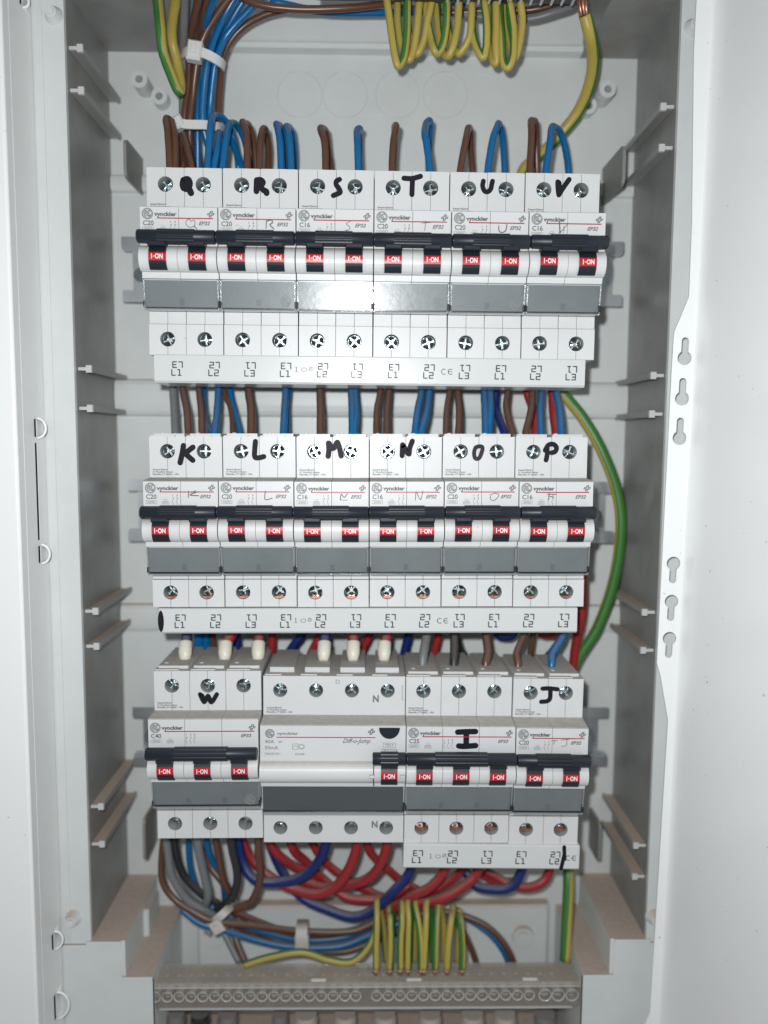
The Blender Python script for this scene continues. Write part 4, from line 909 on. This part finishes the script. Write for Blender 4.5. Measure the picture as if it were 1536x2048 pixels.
wire('blue', 1.5, 'thin blue wire hooking into the right pole of breaker K', [(408, 700, -50), (408, 790, -46), (411, 830, -36), (420, 856, -24), (428, 874, ZT), (430, 900, ZT)], group='wires between the upper and middle rows')
# between middle and lowest row
fer = [('navy', 'dark blue wire with a cream ferrule, first pole of breaker W', 374, 371, 370), ('red', 'leaning red wire with a cream ferrule, second pole of breaker W', 460, 451, 449), ('red', 'red wire with a cream ferrule, third pole of breaker W', 519, 517, 516),
       ('navy', 'dark blue wire with a cream ferrule, second pole of the wide safety switch', 652, 649, 647), ('red', 'red wire with a cream ferrule, third pole of the wide safety switch', 708, 707, 706), ('red', 'red wire with a cream ferrule, fourth pole of the wide safety switch', 772, 769, 768)]
for c, l, a, b_, d in fer:
    wire(c, 2.9, l, [(a+6, 1130, -48), (a+3, 1225, -34), (a, 1268, -25), (b_, 1292, -19.5), (d, 1310, -17)], group='ferruled wires of the lowest row', ferrule=((b_, 1284, -20.5), (d, 1323, -14.5)))
g23 = [('blue', 3.0, 'left bright blue wire behind the ferrules of breaker W', 398, 398, -46), ('blue', 3.0, 'right bright blue wire behind the ferrules of breaker W', 411, 411, -48), ('brown', 2.0, 'brown wire behind the second ferrule of breaker W', 426, 426, -50),
 ('navy', 2.4, 'dark blue wire between the second and third ferrules of breaker W', 477, 474, -46), ('red', 2.4, 'red wire right of the third ferrule of breaker W', 545, 541, -46), ('navy', 2.5, 'dark blue wire slanting behind the left of the wide safety switch', 606, 572, -46),
 ('red', 2.4, 'red wire slanting left of the second ferrule of the safety switch', 640, 616, -50), ('red', 2.4, 'red wire slanting right of the third ferrule of the safety switch', 738, 716, -48), ('navy', 2.5, 'dark blue wire slanting by the seam of the safety switch and breaker I', 820, 806, -46),
 ('red', 2.3, 'red wire between the first and second poles of breaker I', 876, 868, -46), ('brown', 1.9, 'brown wire hanging behind breaker J', 1066, 1060, -46)]
for c, rr, l, a, b_, z in g23:
    wire(c, rr, l, [(a+8, 1130, z), (a+2, 1240, z), (a, 1266, z), (b_, 1322, z-1), (b_-6, 1420, z)], group='wires between the middle and lowest rows')
g23b = [('grey', 2.5, 'grey wire into the first pole of breaker I', 852, 845), ('dark', 2.4, 'black wire into the second pole of breaker I', 909, 907), ('brown', 2.3, 'brown wire into the third pole of breaker I', 974, 972), ('brown', 2.0, 'brown wire into the left pole of breaker J', 1048, 1034), ('blue', 2.0, 'blue wire into the right pole of breaker J', 1126, 1104)]
for c, rr, l, a, b_ in g23b:
    wire(c, rr, l, [(a+6, 1130, -46), (a+3, 1230, -34), (a, 1268, -26), (b_+2, 1305, -18), (b_, 1330, -15), (b_, 1350, -14)], group='wires between the middle and lowest rows')
wire('dark', 2.0, 'black wire forking behind the second pole of breaker I', [(912, 1180, -44), (914, 1260, -38), (922, 1295, -42), (936, 1330, -48), (940, 1420, -52)], group='wires between the middle and lowest rows')
wire('blue', 1.9, 'second blue wire crossing under the right end of the middle busbar', [(1130, 1170, -46), (1124, 1262, -38), (1106, 1298, -36), (1092, 1325, -44), (1090, 1420, -50)], group='wires between the middle and lowest rows')
wire('navy', 2.6, 'dark blue wire sagging just below the middle busbar', [(985, 1180, -48), (990, 1258, -44), (1010, 1272, -42), (1030, 1258, -44), (1036, 1180, -48)], group='wires between the middle and lowest rows')
wire('red', 2.6, 'red wire sagging below the right end of the middle busbar', [(1078, 1180, -50), (1082, 1258, -47), (1100, 1270, -45), (1118, 1256, -47), (1124, 1180, -50)], group='wires between the middle and lowest rows')
wire('red', 2.6, 'red wire running down at the right end of breaker P', [(1166, 1080, -34), (1166, 1150, -34), (1162, 1230, -36), (1150, 1300, -46), (1140, 1400, -52)], group='wires between the middle and lowest rows')

# below the lowest row: big red and dark blue arcs
arcs = [('navy', 2.75, 'dark blue cable arcing from under breaker W to the middle of the safety switch', [(470, 1640, -36), (482, 1715, -34), (508, 1754, -32), (553, 1769, -30), (605, 1756, -28), (640, 1722, -26), (654, 1680, -24), (654, 1640, -24)]),
 ('red', 2.75, 'red cable leaving the right edge of breaker W and arcing under the safety switch', [(474, 1640, -40), (488, 1692, -40), (508, 1724, -39), (545, 1755, -37), (590, 1780, -34), (635, 1786, -30), (672, 1770, -27), (700, 1735, -25), (714, 1690, -24), (716, 1640, -24)]),
 ('red', 2.6, 'red cable starting at the left end of the safety switch', [(522, 1640, -36), (542, 1692, -36), (570, 1722, -38), (610, 1742, -42), (650, 1764, -46), (690, 1790, -48)]),
 ('red', 2.6, 'red cable dropping between the first and second poles of the safety switch', [(575, 1640, -36), (586, 1695, -38), (615, 1730, -42), (650, 1762, -44), (690, 1790, -42), (730, 1802, -40), (775, 1796, -40), (820, 1770, -42)]),
 ('red', 2.5, 'red cable dropping beside the second pole of the safety switch', [(612, 1640, -42), (628, 1695, -44), (655, 1730, -46), (690, 1755, -46), (735, 1780, -48), (780, 1800, -48)]),
 ('red', 2.75, 'red cable arcing to the fourth pole of the safety switch', [(776, 1640, -24), (773, 1690, -24), (758, 1732, -26), (732, 1758, -29), (692, 1772, -33), (650, 1776, -38), (600, 1760, -44)]),
 ('red', 2.4, 'thin red cable crossing right below the third pole of the safety switch', [(722, 1640, -34), (734, 1694, -36), (752, 1718, -38), (778, 1742, -40), (805, 1764, -42), (840, 1782, -44)]),
 ('navy', 2.7, 'long dark blue cable sagging lowest under the safety switch', [(540, 1690, -48), (562, 1740, -46), (604, 1794, -42), (655, 1822, -38), (705, 1830, -36), (748, 1818, -34), (784, 1784, -32), (816, 1744, -32), (836, 1690, -34)]),
 ('red', 2.75, 'red cable arcing from the left end of the short busbar', [(905, 1690, -32), (890, 1742, -32), (860, 1772, -32), (824, 1793, -34), (788, 1814, -38), (745, 1822, -44)]),
 ('red', 2.75, 'red cable arcing from the middle of the short busbar', [(972, 1690, -32), (956, 1742, -32), (930, 1769, -32), (884, 1795, -33), (840, 1810, -36), (790, 1818, -42)]),
 ('red', 2.5, 'red cable half hidden between two longer arcs under the short busbar', [(938, 1690, -42), (922, 1745, -42), (888, 1772, -43), (850, 1786, -44), (800, 1800, -48)]),
 ('navy', 2.7, 'dark blue cable making a small sag under the short busbar', [(1056, 1690, -34), (1044, 1742, -33), (1024, 1770, -33), (988, 1780, -34), (952, 1770, -38), (930, 1740, -44)]),
 ('red', 2.6, 'red cable sagging under the right end of the short busbar', [(1108, 1690, -38), (1096, 1744, -37), (1076, 1766, -37), (1044, 1775, -39), (1010, 1764, -43), (970, 1742, -46)]),
 ('red', 2.4, 'pale red cable deep behind the short busbar', [(940, 1720, -48), (962, 1748, -47), (996, 1762, -48), (1030, 1762, -50)])]
for c, rr, l, p_ in arcs: wire(c, rr, l, p_, group='thick cables under the lowest row', name='cable', cat='cable')
low = [('brown', 1.9, 'brown wire forming the outer left edge of the lower bundle', [(330, 1650, -40), (322, 1720, -38), (326, 1768, -36), (350, 1802, -34), (388, 1826, -32), (430, 1842, -32), (500, 1850, -36), (600, 1866, -42), (700, 1862, -44), (760, 1840, -46)]),
 ('grey', 2.3, 'grey wire at the left of the lower bundle', [(328, 1650, -34), (334, 1700, -34), (344, 1748, -34), (372, 1798, -34), (410, 1822, -36), (440, 1838, -38)]),
 ('dark', 2.2, 'first black wire of the lower left bundle', [(345, 1650, -38), (352, 1700, -38), (368, 1746, -40), (405, 1790, -40), (436, 1812, -42), (450, 1836, -42)]),
 ('grey', 2.2, 'dull grey wire second from left in the lower bundle', [(352, 1650, -44), (356, 1720, -44), (380, 1775, -44), (415, 1812, -42), (436, 1834, -42)]),
 ('blue', 1.8, 'blue wire deep at the left of the lower bundle', [(378, 1650, -48), (380, 1720, -48), (392, 1770, -46), (416, 1812, -42)]),
 ('grey', 2.4, 'blue grey wire in the middle of the lower left bundle', [(392, 1650, -28), (398, 1700, -28), (410, 1750, -30), (416, 1790, -33), (412, 1816, -38), (430, 1842, -42)]),
 ('blue', 1.8, 'bright blue wire in the lower left bundle', [(410, 1650, -36), (416, 1695, -36), (428, 1732, -38), (444, 1765, -42), (450, 1800, -46)]),
 ('brown', 1.9, 'brown wire curving right of the blue one in the lower left bundle', [(428, 1650, -32), (434, 1700, -32), (448, 1754, -33), (456, 1788, -35), (446, 1812, -39), (440, 1838, -42)]),
 ('brown', 1.9, 'brown wire slanting across the lower left bundle', [(398, 1690, -40), (420, 1735, -38), (446, 1765, -36), (462, 1790, -38), (470, 1830, -44)]),
 ('dark', 2.3, 'black wire bending left toward the lower cable tie', [(458, 1650, -28), (464, 1700, -28), (474, 1748, -29), (468, 1786, -32), (450, 1808, -36), (432, 1822, -40)]),
 ('brown', 2.1, 'brown wire making the right edge of the lower left bundle', [(518, 1650, -26), (517, 1700, -26), (520, 1755, -28), (508, 1798, -31), (482, 1814, -34), (456, 1822, -38), (438, 1838, -42)]),
 ('blue', 1.8, 'blue wire along the bottom of the lower bundle', [(362, 1818, -40), (400, 1845, -38), (448, 1862, -38), (510, 1880, -40), (580, 1892, -42), (680, 1890, -44), (750, 1866, -46), (820, 1840, -48)]),
 ('blue', 1.7, 'blue wire inside the tied lower bundle', [(420, 1812, -40), (460, 1842, -42), (520, 1862, -46), (600, 1882, -48), (690, 1876, -50), (760, 1850, -50), (900, 1830, -50), (965, 1855, -46), (1008, 1908, -41), (1024, 1960, -40)]),
 ('brown', 1.9, 'brown wire on top of the tied lower bundle', [(462, 1820, -40), (510, 1842, -42), (560, 1860, -45), (610, 1870, -46), (690, 1862, -48), (770, 1842, -50), (880, 1824, -50), (930, 1832, -48), (980, 1858, -44), (1018, 1906, -39), (1034, 1960, -38)]),
 ('brown', 1.8, 'brown wire low in the tied lower bundle', [(470, 1836, -46), (540, 1876, -48), (610, 1900, -48), (690, 1904, -50), (760, 1880, -52), (880, 1840, -52), (930, 1862, -48), (964, 1960, -42)]),
 ('brown', 1.8, 'brown wire in the middle of the tied lower bundle', [(456, 1842, -48), (520, 1872, -50), (600, 1890, -50), (700, 1886, -52), (790, 1856, -53)]),
 ('brown', 1.7, 'brown wire dropping from the lower cable tie to the terminal strip', [(462, 1850, -42), (474, 1885, -38), (490, 1925, -32)]),
 ('grey', 1.8, 'grey wire dropping from the lower cable tie to the terminal strip', [(440, 1850, -42), (456, 1885, -38), (478, 1925, -32)]),
 ('gy', 1.9, 'green and yellow wire snaking along the top of the lower terminal strip', [(488, 1930, -26), (540, 1914, -26), (604, 1906, -26), (660, 1920, -26), (700, 1922, -26), (735, 1900, -27), (750, 1868, -29), (756, 1830, -32)])]
for c, rr, l, p_ in low: wire(c, rr, l, p_, group='wires of the lower bundle', roll=2.75)
lows = [(755, 1797, 752, 768), (782, 1815, 780, 774), (803, 1800, 801, 796), (820, 1798, 816, 806), (830, 1800, 842, 824), (856, 1797, 848, 860), (876, 1797, 870, 884), (908, 1812, 894, 916), (918, 1818, 924, 910)]
ordn = ('first', 'second', 'third', 'fourth', 'fifth', 'sixth', 'seventh', 'eighth', 'ninth')
for k, (xt, yt, xb_, xr) in enumerate(lows):
    wire('gy', 1.85, f'green and yellow loop, {ordn[k]} from the left above the lower terminal strip', [(xb_, 1938, -20), (xb_+1, 1890, -22), ((xb_+xt)/2, 1840, -26), (xt-2, yt+12, -31), (xt, yt+5, -34), (xt+3, yt+14, -38), ((xt+xr)/2+4, 1850, -42), (xr+4, 1925, -44)],
         group='earth loops above the lower strip', roll=(0.2 if k % 2 else 3.0)+0.1*k, bare=((xb_, 1936, -20), (xb_, 1948, -19)))

# ------------------------------------------------------------------ cable ties
def tie(label, pts, u, wdt, head, hs, hrot, m):
    P = [at(*p_) for p_ in pts]; o = at(*head)
    t = thing('cable_tie', label, 'cable tie', o, 0, 'cable ties')
    b = MB(); b.band([p_-o for p_ in spline(P, 5)], wdt, 1.1, u); b.build('strap', M[m], t)
    b = MB(); w_, h_ = hs; b.rbox(-w_/2, w_/2, -h_/2, h_/2, -3.2, 2.2, 0.9); b.rbox(-w_*0.2, w_*0.2, -h_*0.22, h_*0.22, 2.0, 2.9, 0.2)
    hd = b.build('head', M[m], t); hd.rotation_euler = (0, -hrot, 0)
tie('white cable tie with a square head round the upper left bundle', [(372, 120, -44), (362, 112, -38), (372, 104, -30), (392, 102, -27), (420, 112, -27), (442, 126, -32), (448, 134, -42)], (0.25, 1, 0), 4.6, (389, 102, -26), (7.2, 9.4), -0.15, 'tie')
tie('thin white cable tie lower on the upper left bundle, near the breakers', [(340, 262, -40), (338, 245, -33), (352, 244, -29), (372, 249, -28), (410, 250, -29), (438, 254, -34), (446, 256, -44)], (0, 1, 0), 4.4, (356, 246, -29), (6.0, 6.2), 0.5, 'tie')
tie('dusty cable tie slanting across the lower left bundle', [(415, 1868, -46), (420, 1850, -36), (436, 1836, -29), (452, 1822, -30), (466, 1808, -38), (470, 1800, -46)], (0.8, -0.6, 0), 4.6, (434, 1852, -31), (7.0, 8.0), 0.5, 'tied')
tie('dusty cable tie upright round the flat part of the lower bundle', [(606, 1840, -52), (604, 1850, -42), (603, 1872, -38), (604, 1896, -38), (607, 1912, -46)], (1, 0, 0), 6.5, (604, 1884, -39), (8.0, 8.5), 0.0, 'tied')

# ------------------------------------------------------------------ terminal strips
zf, zk = -12.0, -29.0
A = at(300, 1970, zf); A2 = at(1164, 1970, zf); Hh = A.y-at(300, 2017, zf).y; Wt = A2.x-A.x
strip_t = thing('terminal_strip', 'long dusty clear-covered earth terminal strip with a row of screws at the bottom', 'terminal strip', (A.x, A.y, zf))
b = MB(); b.prism([(0, -17), (0, -1.5), (-1.5, 0), (-Hh, 0), (-Hh-1.2, -1.5), (-Hh-1.2, -2.6), (-Hh+0.4, -1.4), (-1.9, -1.4), (-1.2, -2.4), (-1.2, -17)], 0, Wt)
b.build('clear_cover', M['tclear'], strip_t)
b = MB(); b.box(2, Wt-2, -Hh+0.8, -2.2, -16.5, -7.5); b.build('housing', M['tblock'], strip_t)
b = MB(); b.box(1, Wt-1, -2.0, -1.5, -0.2, 0.25); b.build('edge_glint', M['ring'], strip_t)  # thin pale strip painted in as the highlight of the cover's bevel
b = MB(); b.box(4, Wt-4, -Hh-3.4, -Hh-1.6, -16, -3); b.build('base_lip', M['rib'], strip_t)
xs = [316+23.4*k for k in range(18)]+[753+23.2*k for k in range(14)]+[1086, 1112, 1139]
xs[17] = 712; xs = sorted(x for x in xs)
for k, px in enumerate(xs):
    X = at(px, 1992, zf-5).x-A.x; R_ = 2.7 if px < 1080 else 3.3
    b = MB(); b.cyl((X, -Hh/2-0.2), R_*0.82, -7.5, -1.9, n=18, r1=R_*0.62); jx = random.uniform(-0.5, 0.5); b.box(X-R_*0.6, X+R_*0.6, -Hh/2-0.5+jx, -Hh/2+0.05+jx, -2.0, -1.8, 1); sc_ = b.build('screw', [M['tscrew'], M['clip']], strip_t)
    b = MB(); b.cyl((X, -Hh/2-0.2), R_*1.02, -7.4, -7.2, n=18); b.build('screw_well', M['clip'], sc_)
    b = MB(); j = random.uniform(-0.4, 0.4); b.tube([(X+R_*math.cos(math.pi*0.92+j+t*math.pi/14), -Hh/2-0.2+R_*math.sin(math.pi*0.92+j+t*math.pi/14), 0.05) for t in range(17)], 0.36, 6); b.tube([(X+R_*math.cos(t*math.pi/10), -Hh/2-0.2+R_*math.sin(t*math.pi/10), 0.02) for t in range(21)], 0.2, 6, caps=False); b.build('rim_and_glint', M['ring'], sc_)  # full thin ring is the rim; thicker lower crescent is a painted glint
for px in [335+24*k for k in range(33)]:
    X = at(px, 1950, zf-8).x-A.x
    b = MB(); b.cyl((X, -8), 1.1, -0.02, 0.25, ax='y', n=10); b.build('wire_entry', M['rib'], strip_t)
for px in (637, 828, 1060):
    X = at(px, 1960, zf-3).x-A.x; b = MB(); b.box(X-4, X+4, 0.03, 0.35, -3.8, -3.3); b.box(X-4, X+4, 0.03, 0.35, -2.6, -2.1); b.build('gloss_streak', M['white'], strip_t)  # white bars painted on as glossy streaks of the cover top
for s, px in ((-1, 282), (1, 1190)):
    q = at(px, 1985, zf-2)-A; b = MB(); X0 = q.x
    pts = [(-5, 4), (4, 5), (5, 1), (1.5, -1), (1.5, -6), (-0.5, -6), (-1.5, 0), (-3, 1)]
    pts = [(X0-s*x, q.y+y) for x, y in pts]; n = len(pts)
    vs = [(x, y, z) for z in (-6, -2) for x, y in pts]; b.add(vs, [list(range(n))[::-1], list(range(n, 2*n))]+[[i, (i+1) % n, n+(i+1) % n, n+i] for i in range(n)])
    b.build('end_clip', M['tabm'], strip_t)
zf2 = -13
A = at(880, -12, zf2); A2 = at(1158, -12, zf2)
up = thing('terminal_strip', 'dark ribbed terminal strip just visible along the top edge', 'terminal strip', (A.x, A.y, zf2))
b = MB(); b.box(-60, A2.x-A.x, 0, 16, -7, 0); b.build('housing', M['clip'], up)
for k in range(13):
    X = 4+k*(A2.x-A.x-6)/12; b = MB(); b.box(X-0.55, X+0.55, -1.1, 0, -6.5, 0.3); b.build('rib', M['rib'], up)

# ------------------------------------------------------------------ incoming cables below the strip
inc = [(352, 5.0, 'cableg', 'grey cable rising at the left end under the terminal strip'), (400, 5.2, 'dark', 'black cable under the left part of the terminal strip'), (455, 5.4, 'cableg', 'grey cable under the seventh screw of the terminal strip'), (560, 4.4, 'cableg', 'thin grey cable left of the middle under the terminal strip'), (612, 6.4, 'cable', 'cream cable left of the middle under the terminal strip'), (690, 6.2, 'cable', 'cream cable at the middle under the terminal strip'),
       (770, 6.2, 'cable', 'cream cable right of the middle under the terminal strip'), (860, 6.2, 'cable', 'cream cable under the ninth screw right of the gap'), (945, 6.4, 'cable', 'cream cable two from the right under the terminal strip'), (1010, 6.2, 'cable', 'cream cable next to the grey end one under the strip'), (1090, 6.0, 'cableg', 'grey cable at the right end under the terminal strip')]
for px, rr, m, l in inc:
    q = at(px, 2026, -36); t = MB(); t.cyl((0, 0), rr, -70, 0, ax='y', n=24, r1=rr*0.97); t.cyl((0, 0), rr*1.08, -5, -3.5, ax='y', n=24, cap0=True)
    o = t.build('incoming_cable', M[m]); o.location = B(q); tag(o, l, 'cable', 'incoming cables')
